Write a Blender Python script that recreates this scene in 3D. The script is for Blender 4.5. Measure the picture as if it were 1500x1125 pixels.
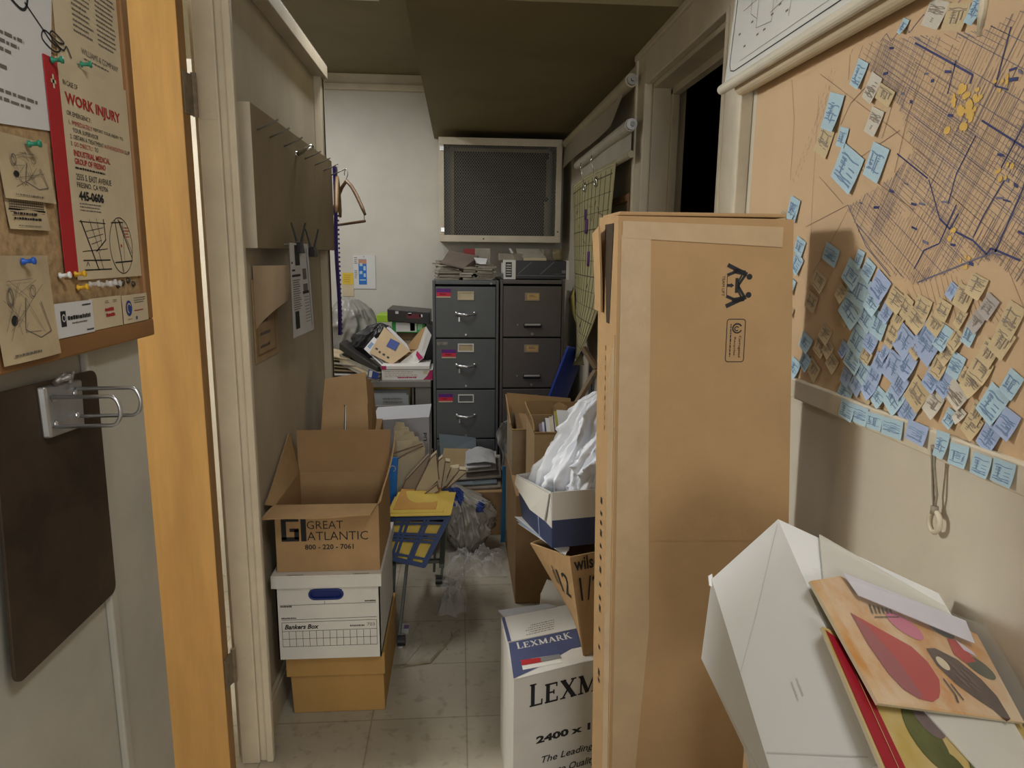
import bpy, bmesh, math, random
from mathutils import Vector, Matrix, noise
for o in list(bpy.data.objects): bpy.data.objects.remove(o)
S = bpy.context.scene; C = S.collection; PI = math.pi
V = Vector
# ------------------------------------------------------------------ camera
cd = bpy.data.cameras.new('camera'); cam = bpy.data.objects.new('camera', cd); C.objects.link(cam)
cd.sensor_fit = 'HORIZONTAL'; cd.sensor_width = 36.0; cd.lens = 36.0*1020/1500; cd.clip_start = .02
yaw, pitch, roll = math.radians(4.4088), math.radians(10.534), math.radians(.6)
f = V((math.sin(yaw)*math.cos(pitch), math.cos(yaw)*math.cos(pitch), -math.sin(pitch)))
r = V((math.cos(yaw), -math.sin(yaw), 0)); u = r.cross(f)
r2 = math.cos(roll)*r + math.sin(roll)*u; u2 = -math.sin(roll)*r + math.cos(roll)*u
M = Matrix.Identity(4)
for i in range(3): M[i][0], M[i][1], M[i][2] = r2[i], u2[i], -f[i]
M.translation = V((0, 0, 1.48)); cam.matrix_world = M; S.camera = cam
# ------------------------------------------------------------------ light and exposure
S.view_settings.view_transform = 'Standard'; S.view_settings.look = 'None'; S.view_settings.gamma = 1
S.view_settings.use_curve_mapping = False; S.view_settings.exposure = 0.0
W = bpy.data.worlds.new('world'); S.world = W; W.use_nodes = True
W.node_tree.nodes['Background'].inputs[0].default_value = (.8, .85, 1, 1); W.node_tree.nodes['Background'].inputs[1].default_value = .02
def lamp(name, loc, rot, sx, sy, power, col, kind='RECTANGLE'):
    l = bpy.data.lights.new(name, 'AREA'); l.shape = kind; l.size = sx; l.size_y = sy; l.energy = power; l.color = col
    o = bpy.data.objects.new(name, l); o.location = loc; o.rotation_euler = rot; C.objects.link(o); return o
COOL = (1, .97, .88)
lamp('desk_fill_light', (-1.15, 3.85, 2.585), (0, 0, 0), .2, .75, 18, (.99, .98, .96))    # added lamp out of view, brightens the alcove's back wall
lamp('alcove_tube_light', (-.47, 2.95, 2.585), (0, 0, 0), .2, .6, 9, (.99, .98, .96))     # tubes of the fixture over the alcove
pl = bpy.data.lights.new('next_room_lamp', 'POINT'); pl.energy = 102; pl.shadow_soft_size = .12; pl.color = (.95, .98, 1)
po = bpy.data.objects.new('next_room_lamp', pl); po.location = (-1.9, 1.68, 2.1); C.objects.link(po)      # lamp of the room beyond the open door, shining through the doorway
lamp('rear_window_light', (.2, -2.9, 1.75), (PI/2, 0, 0), .9, .9, 33, (1, .98, .95))
lamp('front_room_tube_light', (.5, .05, 2.585), (0, 0, 0), .25, .8, 15, (1, .985, .95))     # tubes over the spot the picture is taken from   # bright window of the room behind
# ------------------------------------------------------------------ helpers
def lin(h):
    h = h.lstrip('#'); out = []
    for i in (0, 2, 4):
        c = int(h[i:i+2], 16)/255; out.append(c/12.92 if c <= .04045 else ((c+.055)/1.055)**2.4)
    return tuple(out)
MATS = {}
def mat(name, col, rough=.6, var=.1, scale=6, bump=0., bscale=80, metal=0, spec=.35, col2=None, stretch=(1, 1, 1), thr=(.35, .7)):
    if name in MATS: return MATS[name]
    if isinstance(col, str): col = lin(col)
    m = bpy.data.materials.new(name); m.use_nodes = True; nt = m.node_tree; b = nt.nodes['Principled BSDF']
    b.inputs['Roughness'].default_value = rough; b.inputs['Metallic'].default_value = metal
    b.inputs['Specular IOR Level'].default_value = spec
    tc = nt.nodes.new('ShaderNodeTexCoord'); mp = nt.nodes.new('ShaderNodeMapping'); mp.inputs['Scale'].default_value = stretch
    nt.links.new(tc.outputs['Object'], mp.inputs[0])
    n = nt.nodes.new('ShaderNodeTexNoise'); n.inputs['Scale'].default_value = scale; n.inputs['Detail'].default_value = 6; n.inputs['Roughness'].default_value = .62
    nt.links.new(mp.outputs[0], n.inputs['Vector'])
    rp = nt.nodes.new('ShaderNodeValToRGB'); e = rp.color_ramp.elements
    e[0].position, e[1].position = thr
    c2 = col2 if col2 is not None else tuple(c*(1-var) for c in col)
    if isinstance(c2, str): c2 = lin(c2)
    c1 = col if col2 is not None else tuple(min(1, c*(1+var*.6)) for c in col)
    e[0].color = (*c2, 1); e[1].color = (*c1, 1)
    nt.links.new(n.outputs['Fac'], rp.inputs[0]); nt.links.new(rp.outputs[0], b.inputs['Base Color'])
    if bump:
        n2 = nt.nodes.new('ShaderNodeTexNoise'); n2.inputs['Scale'].default_value = bscale; n2.inputs['Detail'].default_value = 4
        nt.links.new(mp.outputs[0], n2.inputs['Vector'])
        bp = nt.nodes.new('ShaderNodeBump'); bp.inputs['Strength'].default_value = bump; bp.inputs['Distance'].default_value = .004
        nt.links.new(n2.outputs['Fac'], bp.inputs['Height']); nt.links.new(bp.outputs[0], b.inputs['Normal'])
    MATS[name] = m; return m
def clear(name, tint=(.9, .92, .93), op=.12, rough=.12, edge=.35):      # thin plastic: mostly see-through with glossy creases
    if name in MATS: return MATS[name]
    m = bpy.data.materials.new(name); m.use_nodes = True; nt = m.node_tree; b = nt.nodes['Principled BSDF']
    b.inputs['Base Color'].default_value = (*tint, 1); b.inputs['Roughness'].default_value = rough; b.inputs['Specular IOR Level'].default_value = .6
    tr = nt.nodes.new('ShaderNodeBsdfTransparent'); mx = nt.nodes.new('ShaderNodeMixShader')
    lw = nt.nodes.new('ShaderNodeLayerWeight'); lw.inputs[0].default_value = .35
    ma = nt.nodes.new('ShaderNodeMath'); ma.operation = 'MULTIPLY_ADD'; ma.inputs[1].default_value = edge; ma.inputs[2].default_value = op
    nt.links.new(lw.outputs['Facing'], ma.inputs[0]); nt.links.new(ma.outputs[0], mx.inputs[0])
    nt.links.new(tr.outputs[0], mx.inputs[1]); nt.links.new(b.outputs[0], mx.inputs[2])
    nt.links.new(mx.outputs[0], nt.nodes['Material Output'].inputs[0]); MATS[name] = m; return m
ORG = {}
def smooth(p, n=6):      # rounded path through the given points
    p = [V(q) for q in p]; out = []
    for i in range(len(p)-1):
        a, b, c, d = p[max(i-1, 0)], p[i], p[i+1], p[min(i+2, len(p)-1)]
        for k in range(n): t = k/n; out.append(.5*((2*b)+(c-a)*t+(2*a-5*b+4*c-d)*t*t+(3*b-a-3*c+d)*t**3))
    return out+[p[-1]]
TXT = {}
def text_data(s, bold, shear):
    k = (s, bold, shear)
    if k not in TXT:
        c = bpy.data.curves.new('t', 'FONT'); c.body = s; c.resolution_u = 2; c.offset = bold; c.shear = shear; c.fill_mode = 'FRONT'
        o = bpy.data.objects.new('t', c); C.objects.link(o)
        me = bpy.data.meshes.new_from_object(o.evaluated_get(bpy.context.evaluated_depsgraph_get()))
        vs = [tuple(v.co) for v in me.vertices]; fs = [tuple(p.vertices) for p in me.polygons]
        nz = sum(p.normal.z for p in me.polygons)
        if nz < 0: fs = [g[::-1] for g in fs]
        bpy.data.objects.remove(o); bpy.data.curves.remove(c); bpy.data.meshes.remove(me); TXT[k] = (vs, fs)
    return TXT[k]
class MB:
    def __init__(s): s.v = []; s.f = []; s.m = []
    def add(s, vs, fs, m=0):
        b = len(s.v); s.v += [V(v) for v in vs]
        for g in fs: s.f.append(tuple(b+i for i in g)); s.m.append(m)
        return s
    def hexa(s, p, m=0):      # p: 4 bottom ccw from above, 4 top
        return s.add(p, [(3, 2, 1, 0), (4, 5, 6, 7), (0, 1, 5, 4), (1, 2, 6, 5), (2, 3, 7, 6), (3, 0, 4, 7)], m)
    def box(s, x0, x1, y0, y1, z0, z1, m=0):
        return s.hexa([(x0, y0, z0), (x1, y0, z0), (x1, y1, z0), (x0, y1, z0), (x0, y0, z1), (x1, y0, z1), (x1, y1, z1), (x0, y1, z1)], m)
    def obox(s, o, a, b, c, m=0):     # corner + three edges, right-handed
        o, a, b, c = V(o), V(a), V(b), V(c)
        if a.cross(b).dot(c) < 0: a, b = b, a
        return s.hexa([o, o+a, o+a+b, o+b, o+c, o+a+c, o+a+b+c, o+b+c], m)
    def slab(s, pts, t, m=0):     # polygon (ccw seen from its front) thickened backwards by t
        p = [V(q) for q in pts]; n = V((0, 0, 0))
        for i in range(len(p)): n += (p[i]-p[0]).cross(p[(i+1) % len(p)]-p[0])
        n.normalize(); k = len(p); q = [a-n*t for a in p]
        return s.add(p+q, [tuple(range(k)), tuple(range(2*k-1, k-1, -1))]+[(i, i+k, (i+1) % k+k, (i+1) % k) for i in range(k)], m)
    def poly(s, pts, m=0): return s.add(pts, [tuple(range(len(pts)))], m)
    def bar(s, a, b, w, h, m=0, up=(0, 0, 1)):
        a, b = V(a), V(b); d = (b-a); x = d.cross(V(up))
        if x.length < 1e-6: x = d.cross(V((1, 0, 0)))
        x.normalize(); y = x.cross(d).normalized()
        return s.obox(a-x*w/2-y*h/2, x*w, d, y*h, m)
    def tube(s, pts, r, n=8, m=0, cap=True):
        pts = [V(p) for p in pts]; rings = []; pr = None
        for i, p in enumerate(pts):
            d = (pts[min(i+1, len(pts)-1)]-pts[max(i-1, 0)]).normalized()
            if pr is None: pr = d.orthogonal().normalized()
            pr = (pr-d*pr.dot(d)); pr = pr.normalized() if pr.length > 1e-6 else d.orthogonal().normalized()
            q = d.cross(pr); rr = r[i] if isinstance(r, (list, tuple)) else r
            rings.append([p+(pr*math.cos(2*PI*k/n)+q*math.sin(2*PI*k/n))*rr for k in range(n)])
        fs = [(i*n+k, i*n+(k+1) % n, (i+1)*n+(k+1) % n, (i+1)*n+k) for i in range(len(pts)-1) for k in range(n)]
        if cap: fs += [tuple(range(n-1, -1, -1)), tuple((len(pts)-1)*n+k for k in range(n))]
        return s.add([v for g in rings for v in g], fs, m)
    def grid(s, fn, nu, nv, m=0, mf=None):
        b = len(s.v); s.v += [V(fn(i/nu, j/nv)) for j in range(nv+1) for i in range(nu+1)]
        for j in range(nv):
            for i in range(nu):
                a = b+j*(nu+1)+i; s.f.append((a, a+1, a+nu+2, a+nu+1)); s.m.append(mf(i/nu, j/nv) if mf else m)
        return s
    def text(s, t, P, U, Vv, m=1, bold=0., shear=0., eps=.0006):     # fit a line of writing into the box P, U, V
        vs, fs = text_data(t, bold, shear)
        P, U, Vv = V(P), V(U), V(Vv); n = U.cross(Vv).normalized()*eps
        x0 = min(v[0] for v in vs); x1 = max(v[0] for v in vs); y0 = min(v[1] for v in vs); y1 = max(v[1] for v in vs)
        return s.add([P+U*((v[0]-x0)/(x1-x0))+Vv*((v[1]-y0)/(y1-y0))+n for v in vs], fs, m)
    def text_on(s, t, fn, a0, a1, b0, b1, nrm, m=1, bold=0., eps=.004):     # writing that follows a bent panel
        vs, fs = text_data(t, bold, 0); x0 = min(v[0] for v in vs); x1 = max(v[0] for v in vs); y0 = min(v[1] for v in vs); y1 = max(v[1] for v in vs); n = V(nrm).normalized()*eps
        return s.add([fn(a0+(a1-a0)*(v[0]-x0)/(x1-x0), b0+(b1-b0)*(v[1]-y0)/(y1-y0))+n for v in vs], fs, m)
    def rect(s, P, U, Vv, m=1, eps=.0005):
        P, U, Vv = V(P), V(U), V(Vv); n = U.cross(Vv).normalized()*eps
        return s.add([P+n, P+U+n, P+U+Vv+n, P+Vv+n], [(0, 1, 2, 3)], m)
    def line(s, a, b, w, nrm, m=1, eps=.0006):
        a, b, nrm = V(a), V(b), V(nrm).normalized(); d = b-a; x = nrm.cross(d)
        if x.length < 1e-9: return s
        x = x.normalized()*w/2; e = nrm*eps
        return s.add([a-x+e, b-x+e, b+x+e, a+x+e], [(0, 1, 2, 3)], m)
    def pline(s, pts, w, nrm, m=1, eps=.0006):
        for a, b in zip(pts, pts[1:]): s.line(a, b, w, nrm, m, eps)
        return s
    def scrawl(s, P, U, Vv, rows, seed, m=1, fill=.45, eps=.0006, ragged=.3):  # unreadable small print
        R = random.Random(seed); P, U, Vv = V(P), V(U), V(Vv)
        for k in range(rows):
            x = 0; end = 1-R.random()*ragged
            while x < end:
                w = R.uniform(.03, .11); w = min(w, end-x)
                s.rect(P+U*x+Vv*(1-(k+fill)/rows), U*w, Vv*(fill/rows*R.uniform(.75, 1)), m, eps); x += w+.02
        return s
    def ell(s, c, U, Vv, m=1, n=24, eps=.0006, a0=0, a1=2*PI):
        c, U, Vv = V(c), V(U), V(Vv); e = U.cross(Vv).normalized()*eps
        return s.add([c+U*math.cos(a0+(a1-a0)*k/n)+Vv*math.sin(a0+(a1-a0)*k/n)+e for k in range(n)], [tuple(range(n))], m)
    def ring(s, c, U, Vv, w, m=1, n=28, eps=.0006, a0=0, a1=2*PI):
        c, U, Vv = V(c), V(U), V(Vv); e = U.cross(Vv).normalized()*eps; ps = []
        for k in range(n+1):
            t = a0+(a1-a0)*k/n; d = U*math.cos(t)+Vv*math.sin(t); ps += [c+d*(1-w)+e, c+d+e]
        return s.add(ps, [(2*k, 2*k+1, 2*k+3, 2*k+2) for k in range(n)], m)
    def build(s, name, mats, parent=None, bevel=0, smooth=False, solid=0, origin=None, auto=None):
        o0 = ORG.get(parent.name, V((0, 0, 0))) if parent else V(origin) if origin is not None else V((0, 0, 0))
        me = bpy.data.meshes.new(name)
        me.from_pydata([tuple(v-o0) for v in s.v], [], s.f)
        for m in (mats if isinstance(mats, (list, tuple)) else [mats]): me.materials.append(m)
        nm = len(me.materials)
        for p, mi in zip(me.polygons, s.m): p.material_index = min(mi, nm-1); p.use_smooth = smooth
        me.update()
        o = bpy.data.objects.new(name, me); C.objects.link(o)
        if parent: o.parent = parent
        else: o.location = o0
        ORG[o.name] = o0
        if solid:
            md = o.modifiers.new('solid', 'SOLIDIFY'); md.thickness = solid; md.offset = 0
        if bevel:
            md = o.modifiers.new('bevel', 'BEVEL'); md.width = bevel; md.segments = 2; md.limit_method = 'ANGLE'; md.angle_limit = .7
        return o
def thing(name, label, cat, loc=(0, 0, 0), group=None):
    o = bpy.data.objects.new(name, None); C.objects.link(o); o.location = loc; o.empty_display_size = .05
    o['label'] = label; o['category'] = cat
    if group: o['group'] = group
    ORG[o.name] = V(loc); return o
def tag(o, label, cat, group=None, kind=None):
    o['label'] = label; o['category'] = cat
    if group: o['group'] = group
    if kind: o['kind'] = kind
    return o
def one(mb, name, mats, label, cat, group=None, **k):     # a thing that is one mesh
    if 'origin' not in k or k['origin'] is None:
        n = len(mb.v); c = sum(mb.v, V((0, 0, 0)))/n; k['origin'] = (c.x, c.y, min(v.z for v in mb.v))
    return tag(mb.build(name, mats, **k), label, cat, group)
def struct(mb, name, mats, parent=None, **k):
    o = mb.build(name, mats, parent, **k)
    if not parent: o['kind'] = 'structure'
    return o
def nz(p, s=1., o=0): return noise.noise(V(p)*s+V((o*7.3, o*3.1, o*1.7)))
# ------------------------------------------------------------------ materials
cream = mat('cream_wall_paint', (.60, .545, .44), .62, .1, 3, .12, 40)
dirty = mat('grimy_cream_paint', (.52, .46, .35), .6, .16, 3.5, .12, 40, stretch=(1, 1, .5))
offw = mat('back_wall_paint', (.60, .58, .52), .6, .09, 2.5, .1, 30)
trimp = mat('trim_paint', (.63, .56, .43), .5, .12, 6, .1, 50)
graywall = mat('grey_wall_paint', (.46, .44, .38), .55, .14, 4, .1, 40)
olive = mat('olive_ceiling_paint', (.22, .185, .105), .75, .12, 2, .08, 40)
oliveS = mat('olive_soffit_paint', (.22, .175, .085), .7, .12, 2, .08, 40)
black = mat('unlit_room_black', (.012, .012, .012), .9)
card = mat('cardboard', (.45, .29, .145), .8, .1, 9, .12, 160, spec=.15)
card2 = mat('golden_cardboard', (.46, .28, .10), .8, .08, 7, .1, 160, spec=.15)
card3 = mat('dusty_cardboard', (.36, .23, .12), .85, .16, 7, .12, 160, spec=.1)
cardin = mat('cardboard_inside', (.40, .255, .125), .85, .1, 7, .1, 160, spec=.1)
tape = mat('packing_tape', (.50, .36, .21), .32, .08, 14, .15, 60, spec=.5)
white = mat('white_board', (.72, .71, .67), .55, .04, 8)
paper = mat('white_paper', (.64, .64, .64), .7, .04, 8)
cpaper = mat('cream_paper', (.60, .51, .35), .75, .1, 10)
opaper = mat('aged_paper', (.50, .40, .25), .78, .18, 12)
ink = mat('black_ink', (.02, .02, .022), .6, .1)
inkg = mat('faded_ink', (.16, .14, .12), .7, .1)
red = mat('red_print', (.42, .025, .03), .6, .1)
blueink = mat('blue_print', (.03, .06, .25), .6, .1)
cork = mat('cork', (.40, .27, .14), .85, .3, 90, .25, 160, thr=(.3, .65))
fwood = mat('board_frame_wood', (.28, .14, .05), .45, .25, 9, .05, 60, stretch=(1, .2, 1))
dwood = mat('birch_door_veneer', (.66, .38, .13), .36, .18, 5, .05, 60, stretch=(3, 3, .35))
dedge = mat('door_edge_wood', (.34, .18, .06), .5, .25, 8, .08, 60, stretch=(3, 3, .35))
steel = mat('galvanised_steel', (.55, .56, .57), .3, .15, 20, metal=.9)
chrome = mat('chrome', (.75, .75, .75), .18, .05, metal=1)
gunm = mat('dull_grey_metal', (.30, .29, .27), .45, .15, 12, metal=.6)
hardb = mat('dark_brown_hardboard', (.048, .030, .017), .55, .45, 7, .1, 60)
cabg = mat('grey_cabinet_enamel', (.11, .118, .122), .42, .08, 6)
cabb = mat('brown_grey_cabinet_enamel', (.105, .092, .083), .45, .08, 6)
seam = mat('dark_gap', (.015, .015, .015), .8)
pegw = mat('worn_plywood', (.27, .21, .12), .6, .2, 4, .1, 50, stretch=(1, .6, .35))
hangl = mat('light_hanger_wood', (.34, .22, .11), .45, .2, 12)
hangd = mat('brown_hanger_wood', (.20, .12, .06), .45, .2, 12)
blk = mat('black_plastic', (.02, .02, .022), .4, .1)
navy = mat('navy_board', (.045, .06, .13), .45, .12, 8)
blue = mat('royal_blue_board', (.02, .05, .33), .4, .08, 6)
bluebind = mat('bright_blue_folder', (.02, .2, .62), .4, .05)
tan = mat('manila_folder', (.55, .47, .31), .7, .08, 10)
tanb = mat('manila_brown_edge', (.19, .11, .08), .7, .1, 10)
yel = mat('yellow_envelope_paper', (.72, .52, .10), .65, .08, 10)
crateb = mat('navy_crate_plastic', (.02, .045, .14), .4, .1)
bagw = mat('white_bag_plastic', (.76, .79, .86), .4, .03, 8, .25, 30, spec=.5)
bagg = mat('grey_bag_plastic', (.27, .26, .24), .35, .1, 8, spec=.5)
bagb = mat('black_bag_plastic', (.03, .03, .032), .35, .2, 8, spec=.5)
clearp = clear('clear_plastic')
mapt = mat('tan_map_paper', (.60, .42, .25), .62, .06, 3)
mapd = mat('map_blue_line', (.17, .17, .24), .7, .2)
mapk = mat('map_brown_line', (.33, .22, .14), .7, .2)
maph = mat('map_heavy_line', (.05, .06, .17), .7, .2)
mapy = mat('map_yellow_fill', (.70, .45, .11), .7, .1)
noteB = mat('pale_blue_note', (.42, .58, .66), .7, .08, 20)
noteP = mat('lavender_blue_note', (.37, .46, .66), .7, .08, 20)
noteC = mat('cream_note', (.58, .46, .27), .7, .1, 20)
noteW = mat('off_white_note', (.60, .56, .47), .7, .1, 20)
noteG = mat('greyish_note', (.42, .38, .35), .7, .1, 20)
noteI = mat('note_pen_line', (.20, .30, .46), .7, .1)
noteK = mat('note_pencil_line', (.30, .25, .2), .7, .1)
_u = ['first', 'second', 'third', 'fourth', 'fifth', 'sixth', 'seventh', 'eighth', 'ninth', 'tenth', 'eleventh', 'twelfth', 'thirteenth', 'fourteenth', 'fifteenth', 'sixteenth', 'seventeenth', 'eighteenth', 'nineteenth']
ORD = _u+[x for t, e in (('twent', 'twenty'), ('thirt', 'thirty'), ('fort', 'forty'), ('fift', 'fifty')) for x in [t+'ieth']+[e+'-'+q for q in _u[:9]]]
# ------------------------------------------------------------------ the setting
def floor_mat():
    m = mat('vinyl_floor_tile', (.50, .46, .37), .42, .3, 1.6, .06, 30, col2=(.33, .295, .23), thr=(.3, .66)); nt = m.node_tree
    b = nt.nodes['Principled BSDF']; ramp = [n for n in nt.nodes if n.type == 'VALTORGB'][0]
    tc = [n for n in nt.nodes if n.type == 'TEX_COORD'][0]
    mp = nt.nodes.new('ShaderNodeMapping'); mp.inputs['Location'].default_value = (.285, .1, 0); nt.links.new(tc.outputs['Object'], mp.inputs[0])
    br = nt.nodes.new('ShaderNodeTexBrick'); br.offset = 0; br.inputs['Scale'].default_value = 1; br.inputs['Brick Width'].default_value = .305; br.inputs['Row Height'].default_value = .305
    br.inputs['Mortar Size'].default_value = .0025; br.inputs['Color1'].default_value = (1, 1, 1, 1); br.inputs['Color2'].default_value = (.94, .93, .91, 1); br.inputs['Mortar'].default_value = (.68, .65, .6, 1)
    nt.links.new(mp.outputs[0], br.inputs['Vector'])
    mx = nt.nodes.new('ShaderNodeMix'); mx.data_type = 'RGBA'; mx.blend_type = 'MULTIPLY'; mx.inputs[0].default_value = 1
    nt.links.new(ramp.outputs[0], mx.inputs[6]); nt.links.new(br.outputs['Color'], mx.inputs[7])
    sp = nt.nodes.new('ShaderNodeTexNoise'); sp.inputs['Scale'].default_value = 26; sp.inputs['Detail'].default_value = 5; nt.links.new(tc.outputs['Object'], sp.inputs['Vector'])
    r2 = nt.nodes.new('ShaderNodeValToRGB'); r2.color_ramp.elements[0].position = .30; r2.color_ramp.elements[0].color = (.35, .32, .27, 1); r2.color_ramp.elements[1].position = .44; r2.color_ramp.elements[1].color = (1, 1, 1, 1)
    nt.links.new(sp.outputs['Fac'], r2.inputs[0])
    m2 = nt.nodes.new('ShaderNodeMix'); m2.data_type = 'RGBA'; m2.blend_type = 'MULTIPLY'; m2.inputs[0].default_value = .35
    nt.links.new(mx.outputs[2], m2.inputs[6]); nt.links.new(r2.outputs[0], m2.inputs[7]); nt.links.new(m2.outputs[2], b.inputs['Base Color'])
    return m
struct(MB().box(-2.3, 2.4, -3.1, 5.1, -.1, 0), 'floor', floor_mat())
struct(MB().box(-2.3, 2.4, -3.1, 5.1, 2.65, 2.75), 'ceiling', olive)
struct(MB().box(-.163, .73, 2.32, 5.0, 2.25, 2.65), 'ceiling_soffit', oliveS)
struct(MB().box(-2.3, .85, 5.0, 5.1, 0, 2.65), 'wall_back', offw)
m = MB(); m.box(-2.2, .73, 4.975, 5.0, 2.585, 2.65); m.box(-2.2, -.163, 4.955, 5.0, 2.545, 2.585); struct(m, 'trim_1', trimp, bevel=.004)
# right wall with the dark doorway
m = MB(); m.box(.73, .85, .2, 1.92, 0, 2.65); m.box(.73, .85, 1.92, 2.74, 2.115, 2.65); m.box(.73, .85, 2.74, 5.0, 0, 2.65); struct(m, 'wall_right', cream)
m = MB()
m.box(.705, .73, 1.79, 1.92, 0, 2.235); m.box(.697, .73, 1.775, 1.80, 0, 2.25); m.box(.705, .73, 2.74, 2.87, 0, 2.235); m.box(.697, .73, 2.86, 2.885, 0, 2.25)
m.box(.705, .73, 1.92, 2.74, 2.115, 2.235); m.box(.693, .73, 1.775, 2.885, 2.228, 2.252); m.box(.70, .73, 2.735, 2.755, 0, 2.12); m.box(.70, .73, 1.905, 1.925, 0, 2.12)
struct(m, 'trim_2', trimp, bevel=.004)
m = MB(); m.box(.732, .86, 2.725, 2.742, 0, 2.115); m.box(.80, .83, 2.705, 2.73, 0, 2.10); m.box(.732, .86, 1.92, 2.74, 2.10, 2.117); m.box(.80, .83, 1.92, 2.74, 2.075, 2.105)
m.box(.732, .86, 1.918, 1.935, 0, 2.115); struct(m, 'trim_3', dirty, bevel=.003)
m = MB(); m.box(1.9, 2.0, .2, 5.0, 0, 2.65); m.box(.85, 2.0, 1.0, 1.1, 0, 2.65); m.box(.85, 2.0, 4.4, 4.5, 0, 2.65); struct(m, 'wall_dark_room', black)  # walls coloured black to stand for the darkness of the unlit room
m = MB(); m.box(.85, 2.4, .1, .2, 0, 2.65); struct(m, 'wall_front_right', cream)
m = MB(); m.box(2.3, 2.4, -3.1, .1, 0, 2.65); m.box(-.66, 2.3, -3.1, -3.0, 0, 2.65); struct(m, 'wall_rear', cream)
# window of the room behind, seen only by its light
m = MB(); m.box(-.31, .71, -3.0, -2.93, 1.24, 1.30); m.box(-.31, .71, -3.0, -2.93, 2.20, 2.26); m.box(-.31, -.25, -3.0, -2.93, 1.30, 2.20); m.box(.65, .71, -3.0, -2.93, 1.30, 2.20); struct(m, 'window_1', trimp)
# left near wall with its end at the open door
m = MB(); m.box(-.66, -.54, -3.1, 1.195, 0, 2.65); m.box(-.66, -.54, 1.195, 1.86, 2.12, 2.65); struct(m, 'wall_left', graywall, bevel=.004)
m = MB(); m.box(-.54, -.532, 1.03, 1.195, 0, 2.2); m.box(-.54, -.529, 1.025, 1.045, 0, 2.2); struct(m, 'trim_4', graywall, bevel=.003)
# far jamb and the low partition with a recessed panel
m = MB(); m.box(-.640, -.588, 1.86, 1.93, 0, 2.65); struct(m, 'trim_5', trimp, bevel=.003)
m = MB(); m.box(-.592, -.566, 1.870, 1.895, 0, 2.65); m.box(-.57, -.55, 1.862, 1.885, 0, 2.65); m.box(-.606, -.588, 1.865, 1.90, 0, 2.65); struct(m, 'trim_6', trimp, bevel=.004)
struct(MB().box(-.66, -.60, 1.9, 3.15, 0, 2.25), 'wall_left_panel', dirty)
m = MB(); m.box(-.60, -.55, 1.95, 3.18, 2.198, 2.25); m.box(-.60, -.568, 3.12, 3.18, 0, 2.2); m.box(-.66, -.568, 3.15, 3.19, 0, 2.25); struct(m, 'trim_7', dirty, bevel=.003)
struct(MB().box(-.66, -.551, 1.95, 3.18, 2.250, 2.254), 'trim_8', mat('darkened_top', (.16, .135, .09), .9, .3, 20))  # cap coloured dark to hold down the lamp's glare on the partition top
m = MB(); m.box(-.60, -.583, 1.95, 3.12, 0, .10); m.box(-.60, -.588, 1.95, 3.12, .10, .115); struct(m, 'baseboard_left', dirty, bevel=.003)
struct(MB().box(-2.3, -.66, 3.12, 3.2, 0, 2.25), 'wall_partition', cream)
struct(MB().box(-2.2, -.655, .1, 3.12, 2.25, 2.29), 'ceiling_light_block', olive)  # low ceiling added to keep next-room light from showing over the partition
struct(MB().box(-2.3, -2.2, -3.1, 5.0, 0, 2.65), 'wall_alcove_left', cream)
struct(MB().box(-2.2, -.66, 0, .1, 0, 2.65), 'wall_next_room', cream)
# ------------------------------------------------------------------ ceiling lights
def fixture(x0, x1, y0, y1, label):
    t = thing('ceiling_light', label, 'ceiling light', ((x0+x1)/2, (y0+y1)/2, 2.59))
    m = MB(); m.box(x0, x1, y0, y1, 2.615, 2.65); m.box(x0-.01, x1+.01, y0-.02, y0, 2.59, 2.65); m.box(x0-.01, x1+.01, y1, y1+.02, 2.59, 2.65); m.build('housing', mat('fixture_enamel', (.7, .7, .68), .4), t, bevel=.004)
    for x in (x0+(x1-x0)*.3, x0+(x1-x0)*.7):
        tb = mat('tube_glass', (.8, .8, .8), .3)
        MB().tube([(x, y0+.01, 2.603), (x, y1-.01, 2.603)], .012, 10).build('fluorescent_tube', tb, t, smooth=True)
fixture(.39, .61, -.38, .48, 'white tube fixture on the ceiling of the front room')
fixture(-1.29, -1.01, 3.4, 4.3, 'unseen tube fixture added over the desk in the alcove')
fixture(-.64, -.36, 2.2, 3.40, 'white tube fixture whose end shows at the top of the picture')
# ------------------------------------------------------------------ open wooden door on two hinges
d = MB().hexa([(-1.40, 1.79, .012), (-.642, 1.773, .012), (-.640, 1.813, .012), (-1.40, 1.83, .012), (-1.40, 1.79, 2.1), (-.642, 1.773, 2.1), (-.640, 1.813, 2.1), (-1.40, 1.83, 2.1)])
d.m = [1, 1, 0, 1, 1, 1]
door = d.build('door_1', [dwood, dedge], bevel=.002); door['kind'] = 'structure'
for z in (1.80, .29):
    m = MB(); m.box(-.6415, -.6385, 1.779, 1.81, z, z+.095); m.tube([(-.633, 1.828, z), (-.633, 1.828, z+.1)], .007, 10)
    m.obox((-.6395, 1.806, z), (.006, .02, 0), (-.002, .002, 0), (0, 0, .095))
    m.box(-.636, -.594, 1.8585, 1.8598, z, z+.095, 1)
    for k in (.02, .05, .08): m.tube([(-.612, 1.859, z+k), (-.612, 1.857, z+k)], .004, 8, 1)
    m.build('hinge', [mat('painted_hinge', (.26, .21, .15), .4, .3, 40, metal=.3), trimp], door)
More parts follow.
